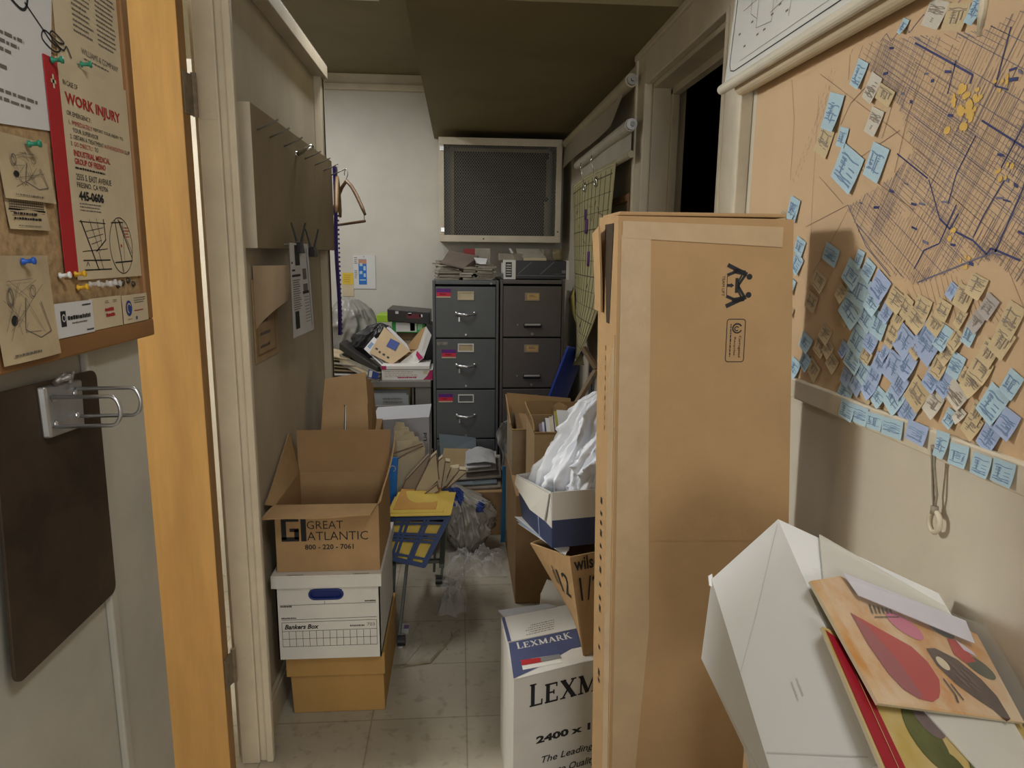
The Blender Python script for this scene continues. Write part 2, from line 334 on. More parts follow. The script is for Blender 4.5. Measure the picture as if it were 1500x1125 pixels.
# ------------------------------------------------------------------ cork board and everything pinned to it
Y1, Z1 = V((0, 1, 0)), V((0, 0, 1)); NX = (1, 0, 0)
t = thing('bulletin_board', 'wood framed cork bulletin board on the grey wall at left', 'bulletin board', (-.53, .8, 1.35))
MB().box(-.532, -.515, .41, 1.18, 1.36, 2.25).build('cork_panel', cork, t)
m = MB(); m.box(-.532, -.506, .40, 1.20, 1.342, 1.370); m.box(-.532, -.506, 1.178, 1.20, 1.370, 2.26); m.box(-.532, -.506, .39, .41, 1.342, 2.26); m.box(-.532, -.506, .41, 1.178, 2.24, 2.26)
m.build('frame', fwood, t, bevel=.003)
def sheetX(y0, y1, z0, z1, x=-.5145, lift=.004, m=0):      # pinned sheet whose lower edge lifts off
    mb = MB()
    def fn(a, b): return (x+lift*(1-b)**2*(.6+.4*math.sin(a*3)), y0+(y1-y0)*a, z0+(z1-z0)*b)
    return mb.grid(fn, 6, 6, m)
def flatX(y0, y1, z0, z1, x): return MB().box(x-.0006, x, y0, y1, z0, z1)
# white letter with a signature sketch
x = -.5125
m = MB().hexa([(x-.001, .78, 1.612), (x, .78, 1.612), (x, .962, 1.627), (x-.001, .962, 1.627), (x-.001, .78, 1.98), (x, .78, 1.98), (x, 1.036, 1.98), (x-.001, 1.036, 1.98)])
m.pline(smooth([(x, .80, 1.80), (x, .88, 1.775), (x, .93, 1.758), (x, .945, 1.79), (x, .940, 1.83), (x, .95, 1.87)]), .0035, NX)
m.pline(smooth([(x, .935, 1.768), (x, .965, 1.750), (x, .985, 1.738), (x, 1.005, 1.735), (x, .99, 1.728), (x, .965, 1.736), (x, .972, 1.748), (x, 1.0, 1.742), (x, 1.015, 1.745), (x, .99, 1.752), (x, .985, 1.744), (x, 1.01, 1.735), (x, 1.02, 1.742), (x, 1.03, 1.730)]), .0022, NX)
m.scrawl((x, .80, 1.695), Y1*.13, Z1*.028, 3, 1, 2); m.scrawl((x, .80, 1.675), Y1*.12, Z1*.01, 1, 2, 2); m.scrawl((x, .80, 1.640), Y1*.15, Z1*.018, 2, 3, 2)
one(m, 'letter', [paper, ink, inkg], 'white typed letter with a scribbled ink signature, top left of the cork board', 'letter')
x = -.5135; m = flatX(1.0, 1.178, 1.712, 2.0, x); m.scrawl((x, 1.045, 1.765), Y1*.055, Z1*.08, 12, 4, 1, .4); m.scrawl((x, 1.11, 1.765), Y1*.06, Z1*.09, 14, 5, 1, .4)
m.text('WILLIAMS & COMPANY', (x, 1.06, 1.744), Y1*.105, Z1*.008, 1); m.scrawl((x, 1.065, 1.735), Y1*.09, Z1*.005, 1, 6, 1)
one(m, 'letter', [cpaper, inkg], 'cream printed letter pinned at the top right of the cork board', 'letter')
# red and cream work injury poster
x = -.5105; m = MB().box(x-.001, x, .988, 1.180, 1.440, 1.722); m.box(x-.001, x+.0002, .960, .990, 1.446, 1.718, 2)
for a, b, c, e in ((.9695, .9815, 1.687, 1.6915), (.9735, .9775, 1.681, 1.6975)): m.rect((x, a, c), Y1*(b-a), Z1*(e-c), 0, .0009)
def L(s, y0, z0, w, h, mi=1, b=0.): m.text(s, (x, y0, z0), Y1*w, Z1*h, mi, b)
L('IN CASE OF', .998, 1.691, .036, .0065); L('WORK INJURY', 1.0, 1.664, .15, .019, 2, .03); L('OR EMERGENCY:', 1.0, 1.654, .062, .006)
L('1.', 1.003, 1.643, .004, .0055); L('IMMEDIATELY', 1.011, 1.643, .052, .0058, 2); L('REPORT YOUR INJURY TO', 1.066, 1.643, .088, .0058); L('YOUR SUPERVISOR', 1.011, 1.634, .067, .0058)
L('2.', 1.003, 1.625, .005, .0055); L('OBTAIN A TREATMENT', 1.011, 1.625, .08, .0058); L('AUTHORIZATION', 1.093, 1.625, .06, .0058, 2); L('SLIP', 1.156, 1.625, .016, .0058)
L('3.', 1.003, 1.616, .005, .0055); L('GO DIRECTLY', 1.011, 1.616, .05, .0058, 2); L('TO', 1.064, 1.616, .01, .0058)
L('INDUSTRIAL MEDICAL', 1.008, 1.6035, .098, .008, 2, .02); L('GROUP OF FRESNO', 1.008, 1.593, .083, .008, 2, .02); m.scrawl((x, 1.008, 1.585), Y1*.08, Z1*.005, 1, 8, 1, .6, ragged=0)
L('2555 S. EAST AVENUE', 1.008, 1.573, .096, .008); L('FRESNO, CA 93706', 1.008, 1.562, .084, .008); L('445-0606', 1.010, 1.546, .067, .013, 1, .045); m.scrawl((x, 1.01, 1.530), Y1*.068, Z1*.013, 3, 9, 3, .4)
for p, w in (([(1.008, 1.520), (1.045, 1.452)], .0022), ([(1.004, 1.518), (1.075, 1.518)], .0012), ([(1.07, 1.524), (1.072, 1.495), (1.042, 1.478)], .0018), ([(1.005, 1.478), (1.075, 1.482)], .001), ([(1.005, 1.466), (1.08, 1.466)], .0018), ([(1.005, 1.453), (1.082, 1.453)], .0018),
             ([(1.03, 1.522), (1.052, 1.478)], .0008), ([(1.05, 1.524), (1.06, 1.486)], .0008), ([(1.048, 1.478), (1.058, 1.452)], .0008), ([(1.018, 1.505), (1.068, 1.512)], .0007), ([(1.022, 1.496), (1.066, 1.503)], .0007), ([(1.03, 1.488), (1.06, 1.494)], .0007), ([(1.012, 1.458), (1.016, 1.464), (1.02, 1.458)], .001)):
    m.pline([(x, a, b) for a, b in p], w, NX, 1)
m.ring((x, 1.118, 1.487), Y1*.036, Z1*.042, .03, 1, 36)
for p, w in (([(1.104, 1.524), (1.118, 1.447)], .0016), ([(1.114, 1.526), (1.150, 1.468)], .0018), ([(1.118, 1.524), (1.152, 1.475)], .0009), ([(1.092, 1.520), (1.130, 1.522)], .0016), ([(1.094, 1.462), (1.150, 1.464)], .002), ([(1.128, 1.52), (1.124, 1.462)], .0007)): m.pline([(x, a, b) for a, b in p], w, NX, 1)
m.rect((x, 1.116, 1.485), Y1*.004, Z1*.004, 2); m.scrawl((x, 1.13, 1.497), Y1*.018, Z1*.018, 4, 11, 2, .4)
one(m, 'poster', [cpaper, ink, red, inkg], 'cream work injury poster with red stripe pinned to the cork board', 'poster')
# clippings
def clip_sheet(y0, y1, z0, z1, label, seed, x, kind):
    m = sheetX(y0, y1, z0, z1, x, .006); R = random.Random(seed); w, h = y1-y0, z1-z0; e = .0015
    m.v[-1] = m.v[-1]
    for k in range(5): m.line((x+e, y0+w*.08, z0+h*(.55-.05*k)), (x+e, y0+w*.92, z0+h*(.55-.05*k)), .0007, NX, 1) if kind == 2 else None
    if kind < 2:
        m.ring((x+e+.001, y0+w*.62, z0+h*.66), Y1*w*.05, Z1*h*.06, .2, 2); m.pline([(x+e, y0+w*.5, z0+h*.6), (x+e+.001, y0+w*.42, z0+h*.3), (x+e+.002, y0+w*.66, z0+h*.2), (x+e+.002, y0+w*.86, z0+h*.25), (x+e+.001, y0+w*.74, z0+h*.55)], .0014, NX, 2)
        m.ring((x+e+.001, y0+w*.24, z0+h*.62), Y1*w*.05, Z1*h*.09, .3, 2); m.ell((x+e+.001, y0+w*.26, z0+h*.4), Y1*w*.05, Z1*h*.05, 1)
        for k in range(14): m.line((x+e+.002, y0+w*R.uniform(.1, .5), z0+h*R.uniform(.18, .8)), (x+e+.002, y0+w*R.uniform(.2, .8), z0+h*R.uniform(.18, .8)), .0006, NX, 2)
    else:
        for k in range(16): m.line((x+e, y0+w*(.08+.055*k), z0+h*.42), (x+e, y0+w*(.08+.055*k), z0+h*(.7+.3*R.random())), .0009, NX, 2)
        m.line((x+e, y0+w*.05, z0+h*.4), (x+e, y0+w*.95, z0+h*.4), .002, NX, 1); m.scrawl((x+.004, y0+w*.1, z0+h*.15), Y1*w*.8, Z1*h*.2, 2, seed, 1, .5)
    m.scrawl((x+.006, y0+w*.15, z0+h*.04), Y1*w*.6, Z1*h*.05, 1, seed+1, 2)
    return one(m, 'newspaper_clipping', [opaper, ink, inkg], label, 'clipping')
clip_sheet(.855, .935, 1.503, 1.56, 'lower of two overlapping yellowed cartoon clippings, with a caption line', 2, -.5142, 2)
clip_sheet(.852, .953, 1.537, 1.610, 'yellowed cartoon clipping under a green push pin, upper left of board', 3, -.5135, 0)
clip_sheet(.800, .912, 1.352, 1.473, 'large yellowed cartoon clipping under the blue push pin, overhanging frame', 5, -.505, 1)
# cards along the bottom of the board
x = -.5046; m = flatX(.914, 1.006, 1.369, 1.413, x); m.rect((x, .925, 1.383), Y1*.012, Z1*.020, 1); m.ring((x, .931, 1.394), Y1*.004, Z1*.005, .3, 0, eps=.001); m.scrawl((x, .941, 1.389), Y1*.056, Z1*.007, 1, 20, 1, .8, ragged=0); m.scrawl((x, .95, 1.384), Y1*.04, Z1*.003, 1, 21, 2, .7); m.scrawl((x, .978, 1.406), Y1*.022, Z1*.003, 1, 22, 1, .8, ragged=0); m.scrawl((x, .985, 1.372), Y1*.018, Z1*.003, 1, 23, 1, .8, ragged=0)
one(m, 'business_card', [paper, ink, inkg], 'white business card with a small black emblem, left of three in a row', 'card')
x = -.5055; m = flatX(1.0, 1.091, 1.370, 1.414, x); m.scrawl((x, 1.04, 1.393), Y1*.026, Z1*.006, 1, 24, 2, .9, ragged=0); m.scrawl((x, 1.042, 1.385), Y1*.026, Z1*.006, 1, 25, 2, .9, ragged=0); m.scrawl((x, 1.042, 1.404), Y1*.012, Z1*.005, 2, 26, 1); m.scrawl((x, 1.065, 1.404), Y1*.014, Z1*.005, 2, 27, 1)
one(m, 'business_card', [cpaper, inkg, red], 'cream business card with red writing, middle one of three in a row', 'card')
x = -.5050; m = flatX(1.094, 1.178, 1.370, 1.413, x); m.ell((x, 1.112, 1.393), Y1*.010, Z1*.012, 1); m.ring((x, 1.112, 1.393), Y1*.007, Z1*.008, .25, 0, eps=.001, a0=.5, a1=4.5); m.scrawl((x, 1.130, 1.398), Y1*.042, Z1*.010, 3, 28, 2); m.scrawl((x, 1.130, 1.385), Y1*.036, Z1*.004, 1, 29, 3); m.rect((x, 1.133, 1.374), Y1*.005, Z1*.005, 1); m.scrawl((x, 1.105, 1.374), Y1*.018, Z1*.003, 1, 30, 2)
one(m, 'business_card', [cpaper, blueink, inkg, red], 'cream business card with a round blue emblem at the board corner', 'card')
# push pins and tacks
def pin(y, z, mt, label, x=-.510, group=None, tilt=.15):
    m = MB(); n = 12; prof = [(0, .0012), (.001, .0055), (.003, .0052), (.0045, .003), (.012, .0034), (.0135, .0055), (.016, .0058), (.017, .004)]
    d = V((1, tilt, .1)).normalized(); m.tube([V((x, y, z))+d*a*.85 for a, b in prof], [b*.78 for a, b in prof], n); m.tube([V((x-.006, y, z)), V((x, y, z))], .0006, 5)
    return one(m, 'push_pin', mt, label, 'push pin', group, smooth=True, origin=(x, y, z))
gp = mat('green_pin_plastic', (.03, .25, .15), .3); bp = mat('blue_pin_plastic', (.03, .12, .55), .3); wp = mat('white_pin_plastic', (.8, .8, .78), .3); yp = mat('yellow_pin_plastic', (.75, .45, .03), .3)
pin(.975, 1.714, gp, 'green push pin at the top of the red poster stripe'); pin(1.046, 1.727, gp, 'green push pin below the cream letter beside the poster', tilt=.4); pin(.906, 1.603, gp, 'green push pin holding the upper cartoon clipping')
pin(.858, 1.466, bp, 'blue push pin holding the large cartoon clipping', x=-.504); pin(.948, 1.447, wp, 'white push pin left of the poster bottom', x=-.5135); pin(.978, 1.448, yp, 'yellow push pin at the bottom of the red stripe'); pin(.988, 1.430, yp, 'yellow push pin just below the poster bottom', x=-.5135)
cp = clear('clear_pin_plastic', (.85, .86, .85), .3)
for k, y in enumerate((1.02, 1.052, 1.068, 1.082)): pin(y, 1.433-.002*(k % 2), cp, 'clear push pin, %s of four clear ones in a row under the poster' % ('first', 'second', 'third', 'fourth')[k], x=-.5135, group='clear push pins under the poster')
for k, y in enumerate((1.104, 1.120, 1.138, 1.155)):
    m = MB(); zz = 1.431+.003*((k*7) % 3-1); m.tube([(-.515, y, zz), (-.5135, y, zz), (-.512, y, zz), (-.5112, y, zz)], [.0045, .0045, .0035, .001], 12)
    one(m, 'thumbtack', mat('dark_tack_metal', (.10, .09, .08), .4, metal=.6), 'dark metal thumbtack, %s of four right of the clear pins' % ('first', 'second', 'third', 'fourth')[k], 'thumbtack', 'dark thumbtacks under the poster', smooth=True)
# ------------------------------------------------------------------ clipboard with a loop file clip
t = thing('clipboard', 'dark brown clipboard with a wire loop clip hung on the grey wall', 'clipboard', (-.53, .91, .96))
out = []
for cy, cz, a0 in ((1.017, .983, -90), (1.022, 1.297, 0), (.82, 1.305, 90), (.80, .985, 180)):
    for k in range(6): a = math.radians(a0+18*k); out.append((-.523, cy+.014*math.cos(a), cz+.014*math.sin(a)))
MB().slab(out, .005).build('board', hardb, t, bevel=.0012)
cpl = MB(); cpl.hexa([(-.523, .890, 1.246), (-.513, .893, 1.246), (-.513, .972, 1.242), (-.523, .975, 1.242), (-.523, .888, 1.312), (-.513, .891, 1.312), (-.513, .976, 1.306), (-.523, .979, 1.306)])
for a, b in ((.905, 1.262), (.955, 1.262), (.905, 1.295), (.955, 1.292)): cpl.tube([(-.513, a, b), (-.509, a, b)], [.006, .003], 10)
cpl.build('clip_plate', steel, t, bevel=.004)
for y0, yy in ((.900, 0), (.958, 0)):
    pts = [(-.512, y0, 1.297)]+[(-.49+.045*1.0-.0+.012*math.cos(a), y0+.006, 1.278+.019*math.sin(a)) for a in [PI/2-PI*k/10 for k in range(11)]]+[(-.512, y0, 1.259)]
    MB().tube(pts, .0026, 8).build('wire_loop', steel, t, smooth=True)
m = MB(); m.tube([(-.515, .915, 1.312), (-.505, .915, 1.318), (-.495, .918, 1.320)], .004, 8); m.tube([(-.507, .905, 1.316), (-.507, .925, 1.322)], .003, 8); m.tube([(-.507, .935, 1.308), (-.507, .945, 1.322)], .0025, 8); m.build('lever_hook', gunm, t, smooth=True)
# ------------------------------------------------------------------ plywood coat board, hangers, clipped papers
t = thing('coat_board', 'worn plywood coat board with metal pegs on the recessed left panel', 'coat rack', (-.585, 2.5, 1.485))
m = MB(); m.box(-.567, -.552, 2.003, 3.215, 1.490, 1.872); m.box(-.599, -.567, 3.07, 3.11, 1.492, 1.870); m.box(-.590, -.552, 2.0, 2.003, 1.490, 1.872, 1); m.box(-.590, -.567, 2.003, 2.04, 1.492, 1.870, 1)
m.build('board', [pegw, trimp], t, bevel=.001)
for k, y in enumerate((2.06, 2.19, 2.36, 2.54, 2.66, 2.84, 3.02, 3.19)):
    if k == 3: m = MB().tube([(-.552, y-.01, 1.808), (-.49, y-.05, 1.830)], .008, 10); m.tube([(-.553, y-.01, 1.808), (-.546, y-.014, 1.81)], .0095, 10); mt = chrome
    else: m = MB().tube([(-.553, y, 1.810), (-.515, y-.01, 1.824), (-.492, y-.018, 1.834), (-.490, y-.018, 1.837)], [.0028, .0026, .0026, .003], 7); mt = gunm
    m.build('peg', mt, t, smooth=True)
def hanger(name, label, loc, ang, mt, bar):
    t = thing(name, label, 'coat hanger', loc); o = V(loc); d = V((math.cos(ang), math.sin(ang), 0))
    for s in (-1, 1):
        pts = [o+d*s*a+V((0, 0, z)) for a, z in ((0, -.03), (.05, -.055), (.10, -.095), (.155, -.150), (.18, -.178))]
        MB().tube(pts, [.007, .008, .0085, .008, .006], 8).build('shoulder', mt, t, smooth=True)
    hk = [o+d*(.018*math.cos(a))+V((0, 0, .018*math.sin(a))) for a in [PI*(-.15+1.25*k/10) for k in range(11)]]
    MB().tube([o+V((0, 0, -.035)), o+V((0, 0, -.022))]+hk[::1], .0018, 6).build('hook', gunm, t, smooth=True)
    if bar:
        MB().tube([o+d*-.175+V((0, 0, -.215)), o+d*.175+V((0, 0, -.205))], .006, 8).build('trouser_bar', mt, t, smooth=True)
        for s in (-1, 1): MB().tube([o+d*.17*s+V((0, 0, -.17)), o+d*.173*s+V((0, 0, -.208))], .0016, 6).build('wire_link', gunm, t, smooth=True)
hanger('coat_hanger', 'light wooden coat hanger on a peg, the nearer of two', (-.492, 2.985, 1.812), math.radians(-83), hangl, False)
hanger('coat_hanger', 'brown wooden hanger with a lower trouser bar, the farther of two', (-.482, 3.155, 1.815), math.radians(-58), hangd, True)
def bulldog(y, z, x, label):
    t = thing('bulldog_clip', label, 'clip', (x, y, z))
    m = MB(); m.hexa([(x-.012, y-.028, z-.035), (x+.012, y-.028, z-.035), (x+.012, y+.028, z-.035), (x-.012, y+.028, z-.035), (x-.008, y-.020, z), (x+.008, y-.020, z), (x+.008, y+.020, z), (x-.008, y+.020, z)]); m.build('jaw', blk, t, bevel=.002)
    for s in (-1, 1):
        m = MB(); m.hexa([(x+s*.006-.002, y-.012, z-.002), (x+s*.006+.002, y-.012, z-.002), (x+s*.006+.002, y+.012, z-.002), (x+s*.006-.002, y+.012, z-.002), (x+s*.022-.002, y-.005, z+.060), (x+s*.022+.002, y-.005, z+.060), (x+s*.022+.002, y+.005, z+.060), (x+s*.022-.002, y+.005, z+.060)]); m.build('lever', blk, t, bevel=.001)
    MB().tube([(-.553, y, z-.008), (x, y, z-.008)], .002, 6).build('nail', gunm, t)
bulldog(2.30, 1.512, -.505, 'black bulldog clip gripping the printed white sheets'); bulldog(2.52, 1.50, -.508, 'empty black bulldog clip beside the clipped sheets')
m = MB(); y0, y1, zb, zt, x = 2.165, 2.425, 1.222, 1.508, -.505
fx = lambda a, b: x+.012*(1-b)*math.sin(a*2.2)-.004*math.sin(a*PI)
m.grid(lambda a, b: (fx(a, b), y0+(y1-y0)*a, zb+(zt-zb)*b), 10, 10); m.grid(lambda a, b: (fx(a, b)-.004, y0+.01+(y1-y0)*a, zb-.004+(zt-zb)*b), 10, 10)
def pr(a0, a1, b0, b1, mi): m.grid(lambda a, b: (fx(a0+(a1-a0)*a, b0+(b1-b0)*b)+.0009, y0+(y1-y0)*(a0+(a1-a0)*a), zb+(zt-zb)*(b0+(b1-b0)*b)), 3, 2, mi)
pr(.28, .52, .76, .98, 1); pr(.06, .13, .78, .80, 1); pr(.08, .24, .70, .72, 1); pr(.06, .5, .64, .665, 1); pr(.62, .80, .60, .72, 2); pr(.55, .86, .44, .47, 1); pr(.60, .82, .47, .55, 2); pr(.12, .30, .08, .27, 1)
for k in range(14): pr(.08, .08+.38*(1-.3*((k*5) % 3)/3), .60-.024*k, .608-.024*k, 2)
for k in range(9): pr(.60, .84, .40-.035*k, .406-.035*k, 2)
pr(.88, .90, .05, .95, 3)
one(m, 'printed_sheets', [paper, ink, inkg, blueink], 'white printed sheets hanging from a black clip on the coat board', 'papers')
m = MB(); m.grid(lambda a, b: (-.594+.055*a**1.5*(1-.0*b)+.02*a*b, 2.09+.16*a-.0*b, 1.255+.185*b+(-.06*a*b if 0 else 0)+.075*a*(1-b)), 8, 6)
one(m, 'paper_sheet', mat('tan_paper', (.55, .42, .28), .75), 'blank tan sheet curling off the left panel under the coat board', 'paper', solid=.001)
m = MB(); m.box(-.5985, -.594, 2.08, 2.34, 1.155, 1.40)
for y in (2.10, 2.30): m.line((-.594, y, 1.175), (-.594, y, 1.385), .006, NX, 1)
for z in (1.175, 1.385): m.line((-.594, 2.10, z), (-.594, 2.30, z), .006, NX, 1)
for k in range(5): m.scrawl((-.594, 2.125, 1.19+.038*k), Y1*.14, Z1*.014, 1, 40+k, 2, .7, ragged=.5)
one(m, 'framed_notice', [mat('tan_notice_paper', (.45, .32, .18), .75, .15, 10), fwood, inkg], 'brown notice with a dark border line low on the left panel', 'notice')
m = MB()
m.grid(lambda a, b: (-.550+.016*a+.003*math.sin(b*9), 3.218+.006*math.sin(a*5), 1.11+.74*b), 6, 30)
for k in range(36): m.bar((-.534, 3.214, 1.12+.02*k), (-.530, 3.214, 1.12+.02*k), .004, .006)
one(m, 'purple_strip', mat('purple_cloth', (.05, .03, .15), .6, .2, 10), 'purple toothed strip hanging at the far edge of the coat board', 'strip', solid=.004)
# ------------------------------------------------------------------ two filing cabinets
X1 = V((1, 0, 0)); NF = (0, -1, 0)
def cabinet(x0, x1, yf, top, mt, label, bow):
    t = thing('filing_cabinet', label, 'filing cabinet', ((x0+x1)/2, yf+.33, 0)); w = x1-x0
    m = MB(); m.box(x0, x0+.016, yf, yf+.66, 0, top); m.box(x1-.016, x1, yf, yf+.66, 0, top); m.box(x0+.016, x1-.016, yf, yf+.66, top-.022, top); m.box(x0+.016, x1-.016, yf+.64, yf+.66, 0, top-.022)
    m.box(x0+.016, x1-.016, yf+.012, yf+.63, 0, .06); m.box(x0+.016, x1-.016, yf+.03, yf+.04, .06, top-.03, 1)
    m.build('body', [mt, seam], t, bevel=.003)
    if bow:
        m = MB(); m.tube([(x1-.045, yf+.002, top-.016), (x1-.045, yf-.006, top-.016)], .006, 10); m.build('lock', gunm, t)
    pitch = .2985
    for k in range(4):
        z1 = top-.035-k*pitch; z0 = z1-pitch+.008; z0 = max(z0, .065)
        m = MB(); m.box(x0+.018, x1-.018, yf-.004, yf+.03, z0, z1); dr = m.build('drawer', mt, t, bevel=.004)
        cx = x0+w*.50; zl = z1-.058
        if bow:
            m = MB(); a, b, h, bb = .092, .048, .006, .004; zl = z1-.050
            for q in ((cx-a/2, cx+a/2, zl-b/2, zl-b/2+h), (cx-a/2, cx+a/2, zl+b/2-h, zl+b/2), (cx-a/2, cx-a/2+h, zl-b/2+h, zl+b/2-h), (cx+a/2-h, cx+a/2, zl-b/2+h, zl+b/2-h)): m.box(q[0], q[1], yf-.008, yf-.004, q[2], q[3])
            m.rect((cx-a/2+h, yf-.0042, zl-b/2+h), X1*(a-2*h), Z1*(b-2*h), 1 if k < 2 else 2); m.build('label_holder', [white if k else cpaper, cpaper if k == 0 else opaper, cabg], dr)
            zh = z1-.152; m = MB(); pts = [(cx-.052+.104*i/14, yf-.006-.030*math.sin(PI*i/14)**.6, zh-.004*math.sin(PI*i/14)) for i in range(15)]
            m.tube(pts, [.007+.003*math.sin(PI*i/14) for i in range(15)], 8); m.box(cx-.060, cx-.044, yf-.010, yf-.004, zh-.010, zh+.010); m.box(cx+.044, cx+.060, yf-.010, yf-.004, zh-.010, zh+.010); m.build('handle', steel, dr, smooth=True)
            m = MB(); m.box(cx-.042, cx-.034, yf-.010, yf-.004, zh-.045, zh-.020); m.tube([(cx, yf-.004, z0+.018), (cx, yf-.012, z0+.018)], .006, 10); m.build('latch', steel, dr)
            if k < 3:
                sx = x0+(.022, .050, .030)[k]; sz = z1-(.012, .060, .022)[k]; m = MB()
                m.box(sx, sx+.082, yf-.0052, yf-.0042, sz-.05, sz); m.rect((sx, yf-.0052, sz-.020), X1*.082, Z1*.020, 1); m.rect((sx, yf-.0052, sz-.05), X1*.082, Z1*.007, 2); m.scrawl((sx+.02, yf-.0052, sz-.036), X1*.04, Z1*.010, 1, 60+k, 3, .7); m.build('sticker', [mat('red_sticker', (.62, .03, .07), .5), mat('purple_sticker', (.12, .02, .22), .5), cpaper, mat('dark_red_print', (.2, .01, .02), .6)], dr)['label'] = 'red and purple sticker'
            if k in (1, 3): m = MB(); m.box(x0+.024, x0+.085, yf-.005, yf-.0042, z1-.035, z1-.016); m.build('tape_scrap', mat('grey_tape_scrap', (.26, .24, .21), .6, .4, 60), dr)
        else:
            m = MB(); m.box(cx-.045, cx+.040, yf-.007, yf-.004, zl-.024, zl+.022, 0); m.rect((cx-.032, yf-.007, zl-.018), X1*.066, Z1*.034, 1); m.scrawl((cx-.02, yf-.0075, zl-.006), X1*.04, Z1*.016, 2, 70+k, 2, .5); m.build('label_holder', [mat('dull_brass_holder', (.30, .24, .18), .5), mat('yellowed_label', (.55, .36, .14), .7), inkg], dr)
            zh = z1-.222; m = MB(); m.box(cx-.050, cx+.052, yf-.014, yf-.004, zh-.014, zh+.012, 1); m.box(cx-.046, cx+.048, yf-.026, yf-.012, zh-.002, zh+.010, 0); m.build('handle', [mat('pale_handle_metal', (.5, .48, .45), .35, metal=.6), seam], dr, bevel=.003)
            m = MB(); m.tube([(cx, yf-.004, z0+.018), (cx, yf-.012, z0+.018)], .008, 10); m.tube([(cx-.085, yf-.004, zh+.002), (cx-.085, yf-.008, zh+.002)], .005, 8); m.build('latch', gunm, dr)
cabinet(-.150, .228, 4.0, 1.332, cabg, 'blue-grey filing cabinet with red stickers and curved handles', True)
cabinet(.236, .608, 4.0, 1.337, cabb, 'brown-grey filing cabinet with straight handles, right of the stickered one', False)
# ------------------------------------------------------------------ wire guard box over the air conditioner
t = thing('wire_guard', 'cream framed wire mesh guard box high on the back wall', 'wire guard', (.27, 4.81, 1.556))
gx0, gx1, gz0, gz1, gy = -.124, .664, 1.558, 2.205, 4.62
m = MB()
for a, b, c, e in ((gx0, gx1, gz0, gz0+.042), (gx0, gx1, gz1-.045, gz1), (gx0, gx0+.032, gz0+.042, gz1-.045), (gx1-.036, gx1, gz0+.042, gz1-.045)): m.box(a, b, gy, gy+.02, c, e)
m.box(gx0, gx0+.015, gy+.02, 4.998, gz0, gz1); m.box(gx1-.015, gx1, gy+.02, 4.998, gz0, gz1); m.box(gx0+.015, gx1-.015, gy+.02, 4.998, gz0, gz0+.015)
m.box(gx0+.015, gx1-.015, gy+.02, 4.998, gz1-.015, gz1)
m.tube([(gx0+.285, gy+.001, gz0+.02), (gx0+.285, gy-.003, gz0+.02)], .005, 8, 1); m.tube([(gx1-.02, gy+.001, gz0+.07), (gx1-.02, gy-.003, gz0+.07)], .005, 8, 1); m.build('frame', [trimp, seam], t, bevel=.003)
m = MB(); x0, x1, z0, z1 = gx0+.03, gx1-.034, gz0+.04, gz1-.043; yy = gy+.012; px, pz = .0165, .0215
n = int((x1-x0)/px)
slope = pz/px
for s in (1, -1):
    k = -int((z1-z0)/pz)-2
    while k < n+int((z1-z0)/pz)+2:
        xa = x0+k*px; pts = []          # line x = xa + s*(z-z0)/slope
        za, zb = z0, z1
        def xx(z): return xa+s*(z-z0)/slope
        lo, hi = z0, z1
        za = z0+(x0-xa)*slope/s; zb = z0+(x1-xa)*slope/s
        lo = max(lo, min(za, zb)); hi = min(hi, max(za, zb))
        if hi-lo > .004: m.bar((xx(lo), yy+s*.0008, lo), (xx(hi), yy+s*.0008, hi), .0028, .0016, 0, (0, 1, 0))
        k += 1
m.build('mesh_screen', mat('mesh_metal', (.20, .19, .16), .5, metal=.2), t)
m = MB()
for z in (gz0+.06, gz1-.085): m.box(gx0+.008, gx0+.034, gy-.006, gy, z, z+.03)
m.box(gx0+.029, gx0+.033, gy-.004, gy, gz0+.10, gz1-.12); m.build('hinge', steel, t, bevel=.002)
t = thing('air_conditioner', 'dark window air conditioner seen through the wire mesh guard', 'air conditioner', (.27, 4.90, 1.58))
m = MB(); m.box(-.055, .60, 4.80, 4.985, 1.59, 2.17); m.build('housing', mat('dark_housing', (.035, .033, .03), .6, .3, 5), t)
m = MB(); m.box(-.058, -.030, 4.78, 4.80, 1.60, 2.17); m.box(-.03, .60, 4.785, 4.80, 2.145, 2.165); m.box(.575, .60, 4.785, 4.80, 1.60, 1.83); m.box(.585, .60, 4.785, 4.80, 1.86, 2.10); m.build('trim_strip', mat('beige_strip', (.34, .29, .19), .6), t)
m = MB()
for k in range(22): m.obox((-.02, 4.79, 1.62+.023*k), (.58, 0, 0), (0, .012, .006), (0, 0, .003))
m.build('louvre', mat('dark_louvre', (.05, .047, .04), .5), t)
# ------------------------------------------------------------------ papers on the back wall
m = MB().box(-.734, -.582, 4.995, 4.9985, 1.233, 1.464); m.rect((-.698, 4.995, 1.262), X1*.055, Z1*.175, 1); m.rect((-.698, 4.9945, 1.405), X1*.055, Z1*.03, 2)
for k, (a, b, c, e) in enumerate(((-.690, .02, 1.39, .02), (-.664, .015, 1.36, .03), (-.692, .02, 1.335, .02), (-.664, .015, 1.315, .025), (-.69, .04, 1.29, .008))): m.rect((a, 4.9943, c), X1*b, Z1*e, 3)
m.scrawl((-.727, 4.995, 1.40), X1*.022, Z1*.05, 4, 80, 4); m.scrawl((-.727, 4.995, 1.30), X1*.022, Z1*.06, 5, 81, 4); m.tube([(-.66, 4.995, 1.455), (-.66, 4.99, 1.455)], .003, 6, 4)
one(m, 'wall_card', [paper, mat('bright_blue_ink', (.03, .16, .55), .6), mat('salmon_ink', (.5, .25, .15), .6), noteB, inkg], 'white card with a blue printed panel on the back wall', 'card')
